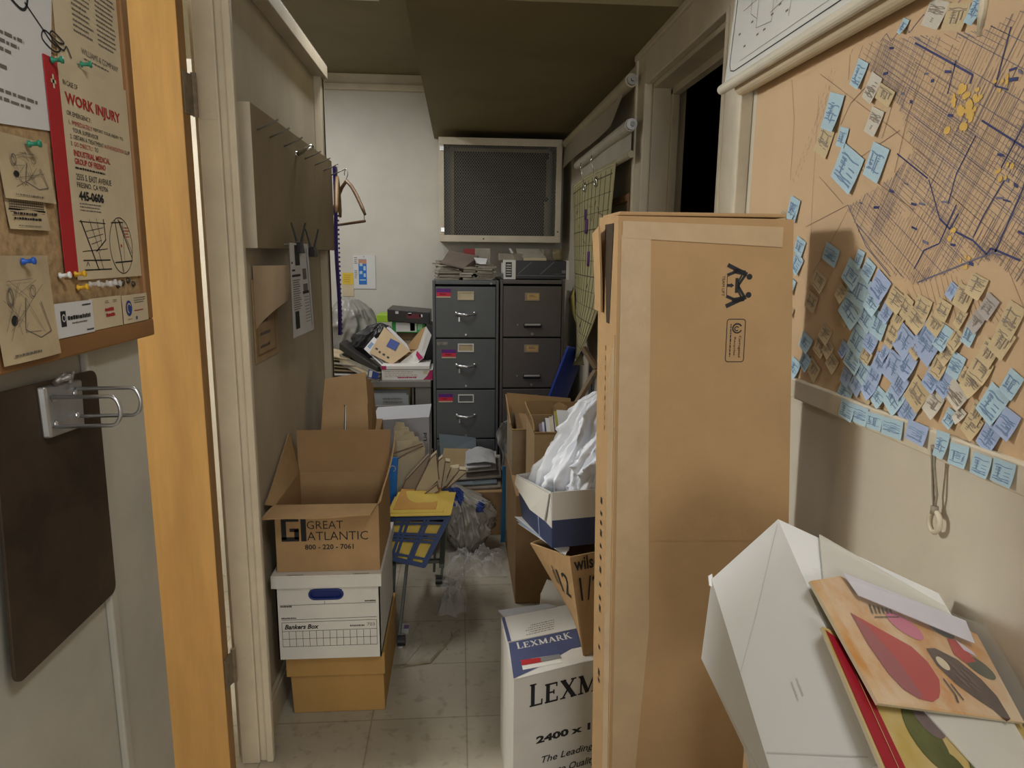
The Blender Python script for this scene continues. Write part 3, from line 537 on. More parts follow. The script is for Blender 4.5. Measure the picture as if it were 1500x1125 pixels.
m = MB().box(-.812, -.735, 4.995, 4.9985, 1.262, 1.343); m.box(-.812, -.735, 4.996, 4.9985, 1.18, 1.262, 1); m.scrawl((-.80, 4.995, 1.27), X1*.05, Z1*.06, 4, 82, 2, .4)
one(m, 'wall_note', [mat('yellow_note', (.70, .50, .06), .7), cpaper, mat('ochre_print', (.5, .32, .05), .7)], 'yellow note with a pale lower half beside the blue card', 'note')
# ------------------------------------------------------------------ piles on top of the cabinets
R = random.Random(5); ZT = 1.333
pals = [mat('grey_paper_%d' % k, c, .75, .2, 30) for k, c in enumerate(((.34, .31, .25), (.27, .24, .19), (.42, .39, .33), (.22, .19, .15)))]
def bundle(x0, x1, y0, y1, z0, h, n, label, seed, rot=0, mts=None):
    R = random.Random(seed); cx, cy = (x0+x1)/2, (y0+y1)/2; out = MB(); z = z0
    for k in range(n):
        a = rot+R.uniform(-.12, .12); t = h/n*.86; w, d = (x1-x0)/2*R.uniform(.88, 1), (y1-y0)/2*R.uniform(.9, 1); ca, sa = math.cos(a), math.sin(a); p = []
        for zz in (z, z+t):
            for dx, dy in ((-w, -d), (w, -d), (w, d), (-w, d)): p.append((cx+dx*ca-dy*sa, cy+dx*sa+dy*ca, zz+R.uniform(0, .002)))
        out.hexa(p, k % 4); z += h/n
    return one(out, 'paper_bundle', mts or pals, label, 'papers', 'paper bundles on the filing cabinet', origin=(cx, cy, z0))
bundle(-.14, .0, 4.06, 4.33, ZT, .055, 6, 'low brownish paper bundle at the left front corner atop the stickered cabinet', 1, .1)
bundle(.012, .085, 4.05, 4.30, ZT, .075, 5, 'upright grey bundle in the middle atop the stickered cabinet', 2, .0, [pals[0], pals[0], pals[2], pals[0]])
bundle(.095, .205, 4.05, 4.33, ZT, .085, 12, 'ragged stack of thin pamphlets at the right atop the stickered cabinet', 3)
bundle(-.135, -.0, 4.20, 4.48, ZT+.058, .05, 6, 'fanned folders lying on the brownish bundle, atop the stickered cabinet', 4, .2)
m = MB().hexa([(-.10, 4.06, 1.425), (.03, 4.05, 1.395), (.12, 4.30, 1.425), (-.04, 4.35, 1.44), (-.10, 4.06, 1.433), (.03, 4.05, 1.403), (.12, 4.30, 1.470), (-.06, 4.35, 1.50)])
one(m, 'folder', mat('dusty_brown_folder', (.20, .16, .13), .7, .15), 'dusty brown folder tilted across the top of the cabinet pile', 'folder')
one(MB().box(.03, .12, 4.36, 4.40, 1.42, 1.512), 'box_file', mat('dull_red', (.30, .05, .05), .7, .2), 'dull red box edge at the back of the cabinet pile', 'box file')
one(MB().box(.10, .195, 4.34, 4.44, 1.333, 1.515), 'box_file', pals[0], 'tall grey box standing at the back of the cabinet pile', 'box file', bevel=.003)
m = MB().hexa([(.12, 4.06, 1.424), (.155, 4.05, 1.424), (.18, 4.20, 1.424), (.10, 4.25, 1.424), (.11, 4.08, 1.428), (.155, 4.05, 1.428), (.17, 4.20, 1.455), (.09, 4.25, 1.46)]); one(m, 'paper_sheet', paper, 'white crumpled sheet on the pamphlets atop the cabinet', 'paper')
t = thing('carton', 'long black carton with white ends on the brown-grey cabinet', 'carton', (.44, 4.16, 1.338))
cb = mat('black_printed_carton', (.035, .035, .04), .35, .2, 5)
m = MB(); m.box(.262, .632, 4.05, 4.30, 1.342, 1.446)
for a, b in ((.34, .42), (.47, .55)): m.line((a, 4.05, 1.37), (b, 4.05, 1.44), .004, NF, 1)
m.line((.33, 4.05, 1.362), (.625, 4.05, 1.36), .004, NF, 1); m.rect((.595, 4.05, 1.375), X1*.022, Z1*.018, 1); m.scrawl((.55, 4.05, 1.367), X1*.05, Z1*.006, 1, 84, 1); m.build('body', [cb, mat('carton_grey_print', (.16, .16, .17), .5)], t, bevel=.002)
m = MB(); m.box(.258, .326, 4.047, 4.302, 1.340, 1.449); m.rect((.268, 4.047, 1.352), X1*.036, Z1*.085, 1); m.scrawl((.272, 4.0465, 1.356), X1*.028, Z1*.07, 5, 85, 0, .5, ragged=0); m.build('end_band', [white, blk], t)['label'] = 'white end with black label'
MB().box(.620, .637, 4.045, 4.302, 1.340, 1.448).build('end_cap', white, t)
m = MB().hexa([(.375, 4.07, 1.447), (.505, 4.06, 1.447), (.50, 4.26, 1.447), (.36, 4.27, 1.447), (.375, 4.07, 1.462), (.505, 4.06, 1.462), (.485, 4.26, 1.515), (.345, 4.27, 1.515)]); m.m = [1, 0, 2, 0, 0, 0]
one(m, 'book', [pals[0], pals[1], tan], 'grey covered book lying on the long black carton', 'book')
one(MB().box(.24, .37, 4.12, 4.30, 1.4465, 1.485), 'paper_bundle', pals[1], 'flat grey bundle at the left end of the long black carton', 'papers')
one(MB().hexa([(.31, 4.08, 1.487), (.316, 4.08, 1.487), (.316, 4.2, 1.487), (.31, 4.2, 1.487), (.295, 4.08, 1.515), (.300, 4.08, 1.515), (.30, 4.2, 1.515), (.295, 4.2, 1.515)]), 'card', paper, 'small white card sticking up on the black carton', 'card')
one(MB().box(.495, .535, 4.12, 4.24, 1.4465, 1.512), 'small_box', pals[3], 'small dark box standing on the black carton', 'box', bevel=.002)
t = MB().hexa([(.555, 4.10, 1.447), (.60, 4.09, 1.447), (.625, 4.20, 1.447), (.57, 4.22, 1.447), (.54, 4.10, 1.495), (.595, 4.09, 1.510), (.62, 4.20, 1.515), (.56, 4.22, 1.515)]); one(t, 'cardboard_tube_box', mat('khaki_box', (.22, .18, .09), .7, .2), 'khaki rounded box at the right end of the black carton', 'box', bevel=.012)
# ------------------------------------------------------------------ desk in the alcove
t = thing('desk', 'grey metal desk in the alcove left of the cabinets', 'desk', (-.55, 4.5, 0)); dm = mat('desk_enamel', (.19, .18, .165), .45, .1, 6)
MB().box(-1.25, -.166, 4.10, 4.96, .695, .737).build('desktop', dm, t, bevel=.006)
m = MB(); m.box(-.262, -.168, 4.11, 4.95, 0, .695); m.build('leg', dm, t, bevel=.004)
m = MB(); m.box(-1.24, -1.16, 4.11, 4.95, 0, .695); m.build('leg', dm, t, bevel=.004)
m = MB(); m.box(-.75, -.735, 4.14, 4.94, .06, .695); m.box(-.285, -.272, 4.14, 4.94, .06, .695); m.box(-.735, -.285, 4.92, 4.94, .06, .695); m.box(-.735, -.285, 4.14, 4.92, .06, .08); m.build('pedestal', dm, t)
m = MB(); m.box(-.732, -.29, 4.03, 4.05, .36, .602); m.box(-.732, -.72, 4.05, 4.6, .38, .56); m.box(-.302, -.29, 4.05, 4.6, .38, .56); m.box(-.72, -.302, 4.05, 4.6, .37, .385); dr = m.build('drawer', dm, t, bevel=.003)
m = MB(); m.tube([(-.455+.11*i/12, 4.028-.026*math.sin(PI*i/12)**.6, .525) for i in range(13)], .007, 8); m.build('handle', steel, dr, smooth=True)
m = MB(); m.box(-.732, -.29, 4.09, 4.11, .09, .345); m.build('drawer', dm, t, bevel=.003)
for k in range(7):
    m = MB(); y = 4.065+.03*k; x1 = -.30-.012*(k % 3); m.hexa([(-.70, y, .39), (x1, y, .39), (x1, y+.004, .39), (-.70, y+.004, .39), (-.70, y+.012, .655+.006*k), (x1, y+.012, .655+.006*k), (x1, y+.016, .655+.006*k), (-.70, y+.016, .655+.006*k)])
    m.scrawl((-.45, y+.004, .60), X1*.12, Z1*.04, 2, 90+k, 1)
    one(m, 'hanging_file', [mat('blue_grey_file', (.30, .32, .34), .7), inkg] if k < 4 else [yel, inkg], ('grey' if k < 4 else 'yellow')+' file in the open desk drawer, %s from the front' % ('first', 'second', 'third', 'fourth', 'fifth', 'sixth', 'seventh')[k], 'file', 'files in the open desk drawer')
# ------------------------------------------------------------------ heap on the desk
t = thing('folder_box', 'white file folder box lying upside down at the desk edge', 'box', (-.31, 4.22, .7375)); mg = mat('magenta_print', (.45, .02, .12), .5)
m = MB(); m.box(-.458, -.158, 4.12, 4.36, .7375, .801); m.text('100', (-.192, 4.12, .766), V((-.040, 0, 0)), V((0, 0, -.022)), 1, .02, eps=-.0008); m.scrawl((-.365, 4.12, .748), X1*.11, Z1*.012, 1, 100, 2, .9, eps=-.0005 if 0 else .0005, ragged=0)
m.scrawl((-.44, 4.12, .75), X1*.2, Z1*.04, 4, 101, 3, .3); m.poly([(-.158, 4.1195, .74), (-.158, 4.1195, .80), (-.175, 4.1195, .795), (-.19, 4.1195, .765), (-.215, 4.1195, .74)], 2); m.poly([(-.214, 4.1196, .775), (-.185, 4.1196, .775), (-.185, 4.1196, .795), (-.214, 4.1196, .795)], 4); m.build('body', [white, ink, mg, noteK, cpaper], t, bevel=.002)
m = MB(); m.box(-.460, -.175, 4.115, 4.36, .803, .824); m.rect((-.460, 4.115, .803), X1*.03, Z1*.021, 1); m.build('lid', [white, mg], t, bevel=.002)
t = thing('folder_box', 'opened white file folder box with brown inside, leaning on the desk heap', 'box', (-.25, 4.3, .825))  # leaning panel, sheet and folder corners below are baked from image pixels
m = MB(); m.slab([(-0.3950, 4.2200, 0.7990), (-0.2840, 4.2200, 0.7990), (-0.2150, 4.2600, 0.8520), (-0.2530, 4.2700, 0.9050)], .003); m.text('100', (-0.2440, 4.2450, 0.8410), V((-.035, 0, -.03)), V((-.012, 0, -.02)), 2, .02, eps=-.001); m.poly([(-0.2570, 4.2620, 0.8940), (-0.2190, 4.2520, 0.8530), (-0.2440, 4.2400, 0.8380), (-0.2640, 4.2500, 0.8700)], 3); m.build('front_panel', [white, cardin, ink, mg], t)
m = MB(); m.slab([(-0.2530, 4.2680, 0.9010), (-0.2150, 4.2620, 0.8560), (-0.1700, 4.3200, 0.9840), (-0.2040, 4.3300, 1.0380)], .003); m.scrawl((-0.2320, 4.2620, 0.8850), V((.03, .05, .12)), V((.02, 0, .025)), 5, 104, 1, .35); m.build('end_panel', [white, noteK], t)
m = MB(); m.slab([(-0.3460, 4.4000, 0.8830), (-0.2530, 4.2750, 0.9000), (-0.2040, 4.3350, 1.0370), (-0.2390, 4.4400, 1.0090)], .003); m.slab([(-0.3960, 4.2250, 0.7980), (-0.2530, 4.2750, 0.9000), (-0.3130, 4.4200, 0.8890), (-0.4420, 4.4000, 0.7790)], .003); m.build('inner_panel', cardin, t)
# sheets and envelopes between the folders and the box
def lsheet(name, pts, mt, label, cat, prn=None, g=None, th=.002):
    m = MB().slab(pts, th); a, b, c, d = [V(p) for p in pts[:4]]; U, Vv = b-a, d-a
    if prn:
        for q in prn: m.rect(a+U*q[0]+Vv*q[1], U*q[2], Vv*q[3], q[4], .001)
    return one(m, name, mt, label, cat, g)
lsheet('printed_sheet', [(-0.5830, 4.3000, 0.9010), (-0.4450, 4.2200, 0.7860), (-0.3840, 4.2400, 0.8420), (-0.5230, 4.3300, 0.9730)], [paper, noteI, inkg], 'white printed sheet with a blue heading, under the brown envelope on the desk', 'paper', [(.04, .25, .12, .4, 1), (.3, .1, .5, .06, 2), (.3, .25, .6, .06, 2), (.35, .4, .55, .06, 2)])
lsheet('envelope', [(-0.5470, 4.2700, 0.8800), (-0.4050, 4.2000, 0.8190), (-0.2960, 4.2400, 0.8970), (-0.4620, 4.3600, 1.0300)], [mat('kraft_envelope', (.50, .37, .22), .7), blueink, ink], 'brown envelope with a dark blue stamp, topmost of the leaning desk papers', 'envelope', [(.45, .45, .4, .3, 1), (.12, .2, .1, .06, 2), (.3, .15, .08, .06, 2), (.48, .14, .1, .06, 2), (.68, .12, .1, .06, 2)])
lsheet('printed_sheet', [(-0.5560, 4.3100, 0.8830), (-0.4240, 4.3400, 0.9430), (-0.4680, 4.4200, 1.0360), (-0.4990, 4.4300, 1.0270)], [paper, inkg], 'narrow white sheet standing up behind the brown envelope on the desk', 'paper')
lsheet('printed_sheet', [(-0.4520, 4.3800, 1.0230), (-0.2940, 4.2600, 0.8850), (-0.3220, 4.3200, 0.9280), (-0.4370, 4.4000, 1.0300)], [paper, inkg], 'white sheet edge standing up right of the brown envelope on the desk', 'paper')
# leaning folders at the left of the heap
names = ('lowest', 'second from the bottom', 'third from the bottom', 'fourth from the bottom', 'fifth from the bottom', 'sixth from the bottom', 'topmost')
for k in range(7):
    z = .74+.019*k; R = random.Random(200+k); m = MB(); x1 = -.50-.02*k+R.uniform(-.03, .03); y0 = 4.12+R.uniform(0, .04); dz = .010*k
    m.hexa([(-.95, y0, z+dz), (x1, y0, z), (x1, y0+.26, z), (-.95, y0+.26, z+dz), (-.95, y0, z+dz+.012), (x1, y0, z+.008), (x1, y0+.26, z+.008), (-.95, y0+.26, z+dz+.014)])
    one(m, 'folder', (tan, paper, opaper, cpaper, pals[0], tan, opaper)[k], 'loose folder in the flat pile on the desk, %s' % names[k], 'folder', 'folders in the flat desk pile', bevel=.002)
m = MB().hexa([(-0.7080, 4.1600, 0.9160), (-0.4830, 4.1200, 0.7660), (-0.4860, 4.4000, 0.7220), (-0.7310, 4.5000, 0.8870), (-0.7070, 4.1600, 0.9560), (-0.4860, 4.1200, 0.8150), (-0.4980, 4.4000, 0.7740), (-0.7160, 4.5000, 0.9360)])
one(m, 'folder', mat('black_folder', (.045, .042, .038), .5, .2), 'black folder sloping down over the flat pile on the desk', 'folder', bevel=.003)
for k in range(3):
    m = MB().hexa([(-0.7030, 4.1400, 0.8410), (-0.4860, 4.1000, 0.7370), (-0.4930, 4.3000, 0.7050), (-0.7170, 4.4000, 0.8180), (-0.7070, 4.1400, 0.8620), (-0.4690, 4.1000, 0.7570), (-0.4750, 4.3000, 0.7260), (-0.7170, 4.4000, 0.8400)]); dv = V((0, 0, .02*k-.012))
    m.v = [v+dv for v in m.v]; one(m, 'magazine', (pals[2], cpaper, pals[0])[k], 'magazine sloping beneath the black folder, %s of three' % ('lowest', 'middle', 'topmost')[k], 'magazine', 'magazines beneath the black folder')
lsheet('leaflet', [(-0.5400, 4.0950, 0.7580), (-0.4800, 4.0900, 0.7470), (-0.4680, 4.0900, 0.7830), (-0.5310, 4.0950, 0.8070)], [blueink, paper], 'small blue and white leaflet at the desk edge beneath the magazines', 'leaflet', [(.1, .1, .3, .8, 1)])
# bags at the back of the heap
def blob(fn_r, nseg, zs, seed, amp, fs, m=None, cx=None, squash=(1, 1)):
    m = m or MB()
    def p(a, b):
        k = b*(len(zs)-1); i = min(int(k), len(zs)-2); q = k-i; A, B = zs[i], zs[i+1]
        cx, cy, z, rx, ry = [A[j]+(B[j]-A[j])*q for j in range(5)]
        t = 2*PI*a; d = V((math.cos(t), math.sin(t), 0)); w = V((d.x*1.3, d.y*1.3, b*1.2))
        r0 = lambda v: (1-min(1, 2.2*abs(noise.noise(v))))**2
        n = r0(w*fs*.8+V((seed, 0, 0)))+.6*r0(w*fs*1.7+V((0, seed, 0)))+.35*r0(V((w.x*6, w.y*6, w.z*1.2))*fs*.5+V((seed, seed, 0)))-.7
        s = 1+amp*n
        return (cx+d.x*rx*s, cy+d.y*ry*s, z+amp*.25*min(rx, ry)*noise.noise(w*fs*1.7+V((0, 0, seed))))
    m.grid(p, nseg*2, 64); return m
m = blob(None, 48, [(-.74, 4.64, .74, .10, .10), (-.74, 4.64, .90, .16, .12), (-.72, 4.64, 1.02, .165, .12), (-.71, 4.64, 1.12, .12, .10), (-.72, 4.65, 1.18, .06, .05), (-.72, 4.65, 1.19, .005, .005)], 3.1, .22, 1.6)
one(m, 'plastic_bag', bagg, 'translucent grey plastic bag on the desk by the back wall', 'plastic bag', smooth=True)
m = blob(None, 48, [(-.55, 4.42, .83, .05, .03), (-.55, 4.42, .90, .12, .06), (-.53, 4.42, .98, .11, .06), (-.50, 4.42, 1.03, .06, .04), (-.49, 4.42, 1.05, .005, .005)], 7.7, .3, 2)
one(m, 'plastic_bag', bagb, 'black plastic bag on the desk beside the grey bag', 'plastic bag', smooth=True)
m = blob(None, 32, [(-.84, 4.40, .93, .10, .08), (-.84, 4.40, 1.02, .13, .09), (-.84, 4.4, 1.10, .10, .07), (-.84, 4.4, 1.13, .005, .005)], 9.2, .2, 2)
# boxes stacked behind
def bx(name, x0, x1, y0, y1, z0, z1, mts, label, cat, tilt=0, b=.002, extra=None):
    m = MB(); m.hexa([(x0, y0, z0), (x1, y0, z0-tilt), (x1, y1, z0-tilt), (x0, y1, z0), (x0, y0, z1), (x1, y0, z1-tilt), (x1, y1, z1-tilt), (x0, y1, z1)])
    if extra: extra(m)
    return one(m, name, mts, label, cat, bevel=b)
bx('storage_box', -.44, -.20, 4.55, 4.9, .7375, .89, mat('slate_box', (.06, .07, .085), .6), 'dark slate box on the desk at the bottom of the back stack', 'box')
bx('book', -.42, -.21, 4.50, 4.8, .891, .935, [opaper], 'thick tan book on the dark slate box', 'book')
bx('book', -.40, -.27, 4.49, 4.8, .936, .985, [mat('brown_book', (.20, .13, .07), .7)], 'small brown book above the tan book in the back stack', 'book')
def gx(m): m.rect((-.40, 4.46, .99), X1*.13, Z1*.058, 1); m.rect((-.31, 4.46, .995), X1*.03, Z1*.05, 2); m.rect((-.262, 4.46, 1.0), X1*.03, Z1*.04, 3)
bx('paper_box', -.425, -.215, 4.46, 4.75, .987, 1.055, [mat('green_box', (.03, .33, .06), .5), paper, noteP, mat('pale_green', (.3, .55, .3), .5)], 'green box with a white and blue front in the back stack', 'box', .006, extra=gx)
bx('pad', -.52, -.43, 4.46, 4.7, 1.05, 1.095, mat('lime_pad', (.30, .50, .03), .5), 'lime green pad sticking out left of the green box', 'pad')
def kx(m):
    for k, x in enumerate((-.40, -.32, -.25)): m.rect((x, 4.44, 1.105-.01*k), X1*.02, Z1*.016, 1)
    m.rect((-.33, 4.44, 1.075), X1*.09, Z1*.03, 2)
bx('binder', -.45, -.185, 4.44, 4.78, 1.058, 1.135, [mat('black_binder', (.025, .022, .022), .35), steel, mat('maroon_label', (.12, .02, .03), .5)], 'black binder box at the top of the back stack on the desk', 'binder', .022, .004, kx)
m = MB().hexa([(-.22, 4.42, .737), (-.165, 4.42, .737), (-.165, 4.7, .737), (-.22, 4.7, .737), (-.205, 4.42, 1.05), (-.158, 4.42, 1.02), (-.158, 4.7, 1.02), (-.205, 4.7, 1.05)]); one(m, 'binder', mat('charcoal_binder', (.05, .05, .052), .5), 'charcoal binder standing on the desk against the cabinet', 'binder', bevel=.004)
# ------------------------------------------------------------------ three stacked boxes by the left panel
t = thing('cardboard_box', 'golden brown lidded carton at the bottom of the left stack', 'box', (-.394, 2.27, 0))
MB().hexa([(-.541, 2.085, 0), (-.247, 2.085, 0), (-.247, 2.47, 0), (-.541, 2.47, 0), (-.548, 2.08, .2), (-.25, 2.08, .2), (-.25, 2.47, .2), (-.548, 2.47, .2)]).build('body', card2, t, bevel=.003)
m = MB(); m.box(-.556, -.243, 2.072, 2.478, .138, .216); m.line((-.40, 2.085, 0), (-.40, 2.085, .1), .003, NF, 1); m.build('lid', [card2, cardin], t, bevel=.003)
t = thing('storage_box', 'white storage box with a blue-lined handle hole in the left stack', 'storage box', (-.41, 2.25, .218))
bx0, bx1, bz0, bz1, by = -.568, -.250, .218, .47, 2.045
m = MB(); hx0, hx1, hz0, hz1 = -.464, -.366, .421, .452
def Hf(z): return z
# front wall with the hand hole cut out
for q in ((bx0, bx1, bz0+.012, hz0), (bx0, hx0, hz0, bz1), (hx1, bx1, hz0, bz1), (hx0, hx1, hz1, bz1)): m.box(q[0], q[1], by, by+.004, q[2], q[3])
m.box(bx0, bx1, by+.40, by+.404, bz0, bz1); m.box(bx0, bx0+.004, by, by+.40, bz0, bz1); m.box(bx1-.004, bx1, by, by+.40, bz0, bz1); m.box(bx0, bx1, by, by+.40, bz0, bz0+.012)
def bl(x0, z0, x1, z1, w=.0012): m.line((x0, by, z0), (x1, by, z1), w, NF, 1)
bl(-.556, .402, -.262, .405); bl(-.42, .404, -.42, .414); m.scrawl((-.556, by, .395), X1*.035, Z1*.006, 1, 110, 1, .9, ragged=0); m.scrawl((-.297, by, .408), X1*.034, Z1*.006, 1, 111, 1, .9, ragged=0)
bl(-.554, .353, -.262, .356); m.scrawl((-.554, by, .356), X1*.045, Z1*.005, 1, 112, 1, .9, ragged=0)
bl(-.554, .344, -.262, .347); bl(-.554, .262, -.262, .262); bl(-.554, .262, -.554, .344); bl(-.262, .262, -.262, .347); bl(-.554, .314, -.262, .316); bl(-.554, .288, -.262, .289)
for k in range(1, 14): bl(-.554+.292*k/14, .262, -.554+.292*k/14, .314)
m.text('Bankers Box', (-.546, by, .321), X1*.105, Z1*.016, 1, .03, .3); m.text('703', (-.292, by, .326), X1*.024, Z1*.011, 2); m.scrawl((-.345, by, .324), X1*.045, Z1*.007, 1, 113, 2, .8, ragged=0)
m.build('body', [white, ink, inkg], t)
out = [];
m = MB(); m.box(hx0-.002, hx1+.002, by+.006, by+.009, hz0-.004, hz1+.004); m.build('hole_liner', mat('deep_blue_liner', (.015, .03, .17), .4), t)
m = MB(); ps = []
for cxx, a0 in ((hx1-.015, -90), (hx0+.015, 90)):
    for k in range(9): a = math.radians(a0+22.5*k); ps.append((cxx+.017*math.cos(a), by-.001, (hz0+hz1)/2+.0155*math.sin(a)))
m.tube(ps+[ps[0]], .0035, 6, 0, False); m.build('handle_rim', mat('blue_rim', (.02, .04, .20), .35), t, smooth=True)
m = MB(); m.box(-.578, -.243, 2.033, 2.46, .500, .505); m.box(-.578, -.243, 2.033, 2.037, .463, .500); m.box(-.578, -.574, 2.037, 2.46, .463, .500); m.box(-.247, -.243, 2.037, 2.46, .463, .500); m.box(-.574, -.247, 2.456, 2.46, .463, .5)
m.scrawl((-.53, 2.035, .5055), X1*.05, V((0, .004, 0)), 1, 114, 1, .9, ragged=0); m.scrawl((-.33, 2.035, .5055), X1*.05, V((0, .004, 0)), 1, 115, 1, .9, ragged=0); m.build('lid', [white, ink], t, bevel=.0015)
t = thing('cardboard_box', 'open brown carton with a black monogram, on top of the left stack', 'box', (-.405, 2.22, .506))
gx0, gx1, gy0, gy1, gz0, gz1 = -.563, -.249, 2.06, 2.40, .506, .722
m = MB(); th = .004
m.box(gx0, gx1, gy0, gy0+th, gz0, gz1); m.box(gx0, gx1, gy1-th, gy1, gz0, gz1); m.box(gx0, gx0+th, gy0+th, gy1-th, gz0, gz1); m.box(gx1-th, gx1, gy0+th, gy1-th, gz0, gz1); m.box(gx0+th, gx1-th, gy0+th, gy1-th, gz0, gz0+th)
P0 = lambda x, z: (x, gy0, z)
m.text('GREAT', P0(-.468, .645), X1*.110, Z1*.026, 1, -.005); m.text('ATLANTIC', P0(-.468, .608), X1*.185, Z1*.028, 1, -.005); m.text('800 - 220 - 7061', P0(-.476, .578), X1*.148, Z1*.017, 1, .02)
# the black monogram beside the name
for q in ((-.545, -.492, .670, .684), (-.545, -.530, .612, .672), (-.545, -.492, .606, .620), (-.506, -.492, .612, .645), (-.520, -.492, .637, .648), (-.486, -.470, .606, .695)): m.rect(P0(q[0], q[2]), X1*(q[1]-q[0]), Z1*(q[3]-q[2]), 1, .0007)
m.build('body', [card, ink], t, bevel=.001)
m = MB(); m.grid(lambda a, b: (gx0-.012*b+(gx1-gx0+.012*b-.012*b)*a, gy0+.002-.098*b+.004*math.sin(a*9)*b, gz1+.006*b-.012*b*b+.008*b*a*a), 10, 4); m.build('front_flap', card, t, solid=.004)
m = MB(); m.grid(lambda a, b: (gx0+(gx1-gx0)*a+.012*b*(a-.5)+.02*b*(a > .99)*0, gy1-.002+.02*b, gz1+.145*b), 8, 4); m.build('back_flap', cardin, t, solid=.004)
m = MB(); m.grid(lambda a, b: (gx1-.002+.035*b*(.2+.8*a)+.008*math.sin(a*4)*b, gy0+.004+(gy1-gy0-.008)*a, gz1+.145*b*(.05+.95*a**.7)), 10, 4); m.build('right_flap', card, t, solid=.004)
m = MB(); m.grid(lambda a, b: (gx0+.002-.030*b, gy0+.004+(gy1-gy0-.008)*a, gz1+.14*b*(.02+.98*a**1.1)), 10, 4); m.build('left_flap', cardin, t, solid=.004)
one(MB().box(-.55, -.265, 2.10, 2.38, .511, .60), 'magazine', mat('plum_cover', (.10, .06, .10), .5, .3), 'plum magazines lying inside the open top carton', 'magazine')
# ------------------------------------------------------------------ behind the stack
one(MB().box(-.565, -.345, 2.52, 2.86, 0, .60), 'cardboard_box', card3, 'brown carton hidden behind the left stack beneath the flapped carton', 'box', bevel=.003)
t = thing('cardboard_box', 'old brown carton with flaps folded shut standing behind the left stack', 'box', (-.45, 2.74, .601))
c0 = [V(p) for p in ((-0.5400, 2.6200, 0.7220), (-0.3440, 2.6200, 0.7110), (-0.3750, 2.8000, 0.9980), (-0.5370, 2.8000, 0.9790))]  # corners baked from image pixels at chosen depths
for p in c0[:2]: p.z = .66
nb = V((.0, .16, -.13)); nb2 = V((.03, .16, -.10))
m = MB(); m.hexa([(c0[0].x, 2.62, .601), (c0[1].x, 2.62, .601), (c0[1].x+.03, 2.85, .601), (c0[0].x, 2.85, .601), c0[0], c0[1], c0[1]+V((.03, .21, .15)), c0[0]+V((0, .21, .15))]); m.hexa([c0[0], c0[1], c0[1]+nb2, c0[0]+nb, c0[3], c0[2], c0[2]+V((.022, .06, -.05)), c0[3]+V((0, .06, -.05))]); m.build('body', card3, t, bevel=.003)
e = V((0, -.006, .004)); A, B, D, E2 = c0[0]+e, c0[1]+e, c0[2]+e, c0[3]+e
def q(a, b): return (A+(B-A)*a)*(1-b)+(E2+(D-E2)*a)*b
m = MB().slab([q(.0, .04), q(.44, .02), q(.47, .12), q(.49, .66), q(.46, .70), q(.0, .72)], .004); m.build('left_flap', card, t)
m = MB().slab([q(.56, .14), q(1.0, .0), q(1.01, .72), q(.54, .70), q(.52, .66)], .004); m.build('right_flap', card, t)
m = MB().slab([q(-.01, .68), q(1.02, .68), q(1.0, 1.02), q(.0, 1.0)], .004); m.build('top_flap', card, t)
m = MB().slab([q(.42, .02)+e*-.6, q(.60, .02)+e*-.6, q(.57, .72)+e*-.6, q(.44, .72)+e*-.6], .001); m.build('painted_gap_shadow', mat('gap_shadow_brown', (.07, .045, .025), .9), t)  # dark sheet paints the shade between the flaps
m = MB().slab([q(.495, .22)+e*-.2, q(.53, .22)+e*-.2, q(.525, .68)+e*-.2, q(.505, .68)+e*-.2], .001); m.build('inside_paper', paper, t)
one(MB().box(-.42, -.14, 3.28, 3.62, 0, .455), 'cardboard_box', card3, 'brown carton hidden beneath the white upside-down box', 'box', bevel=.003)
t = thing('storage_box', 'grey-white storage box with upside-down lettering in front of the desk', 'storage box', (-.28, 3.42, .456)); gw = mat('grey_white_board', (.42, .42, .45), .6, .06, 6)
ox0, ox1, oz0, oz1 = -.424, -.146, .456, .70
m = MB(); m.hexa([(ox0, 3.30, oz0), (ox1, 3.30, oz0), (ox1, 3.60, oz0), (ox0, 3.60, oz0), (ox0, 3.30, oz1-.012), (ox1, 3.30, oz1+.004), (ox1, 3.60, oz1+.004), (ox0, 3.60, oz1-.012)])
m.text('Office', (-.215, 3.2995, .664), V((-.075, 0, -.003)), V((0, 0, -.018)), 1, .03, .3, -.0008); m.text('DEPOT', (-.300, 3.2995, .660), V((-.085, 0, -.003)), V((0, 0, -.016)), 1, .03, .3, -.0008)
m.text('Lid', (-.158, 3.2995, .585), V((0, 0, .040)), V((-.016, 0, 0)), 1, .02); m.scrawl((-.215, 3.2995, .58), X1*.02, Z1*.05, 7, 120, 2); m.scrawl((-.165, 3.2995, .50), X1*.014, Z1*.07, 9, 121, 2)
m.build('body', [gw, ink, noteK], t, bevel=.003)
# ------------------------------------------------------------------ folding cart with a navy crate of files
t = thing('folding_cart', 'grey-green folding cart standing under the navy crate', 'cart', (-.19, 2.75, 0)); gg = mat('grey_green_paint', (.10, .115, .10), .5, .2)
for x, y0, y1 in ((-.235, 2.50, 2.60), (-.085, 3.0, 3.05)):
    m = MB(); m.bar((x+.03, y1, .30), (x, y0-.02, .02), .022, .012, 0, (1, 0, 0)); m.build('leg', gg, t, bevel=.002)
    m = MB(); m.bar((x-.02, y1, .30), (x-.035, y0+.06, .02), .022, .012, 0, (1, 0, 0)); m.build('leg', gg, t, bevel=.002)
for x in (-.26, -.07):
    m = MB(); m.bar((x, 2.52, .296), (x, 3.08, .296), .02, .015); m.build('rail', gg, t, bevel=.002)
m = MB()
for y in (2.60, 2.98): m.bar((-.27, y, .283), (-.06, y, .283), .02, .012)
m.build('crossbar', gg, t)
m = MB(); m.tube([(-.24, 2.47, .02), (-.21, 2.47, .02)], .02, 14); m.build('wheel', blk, t)
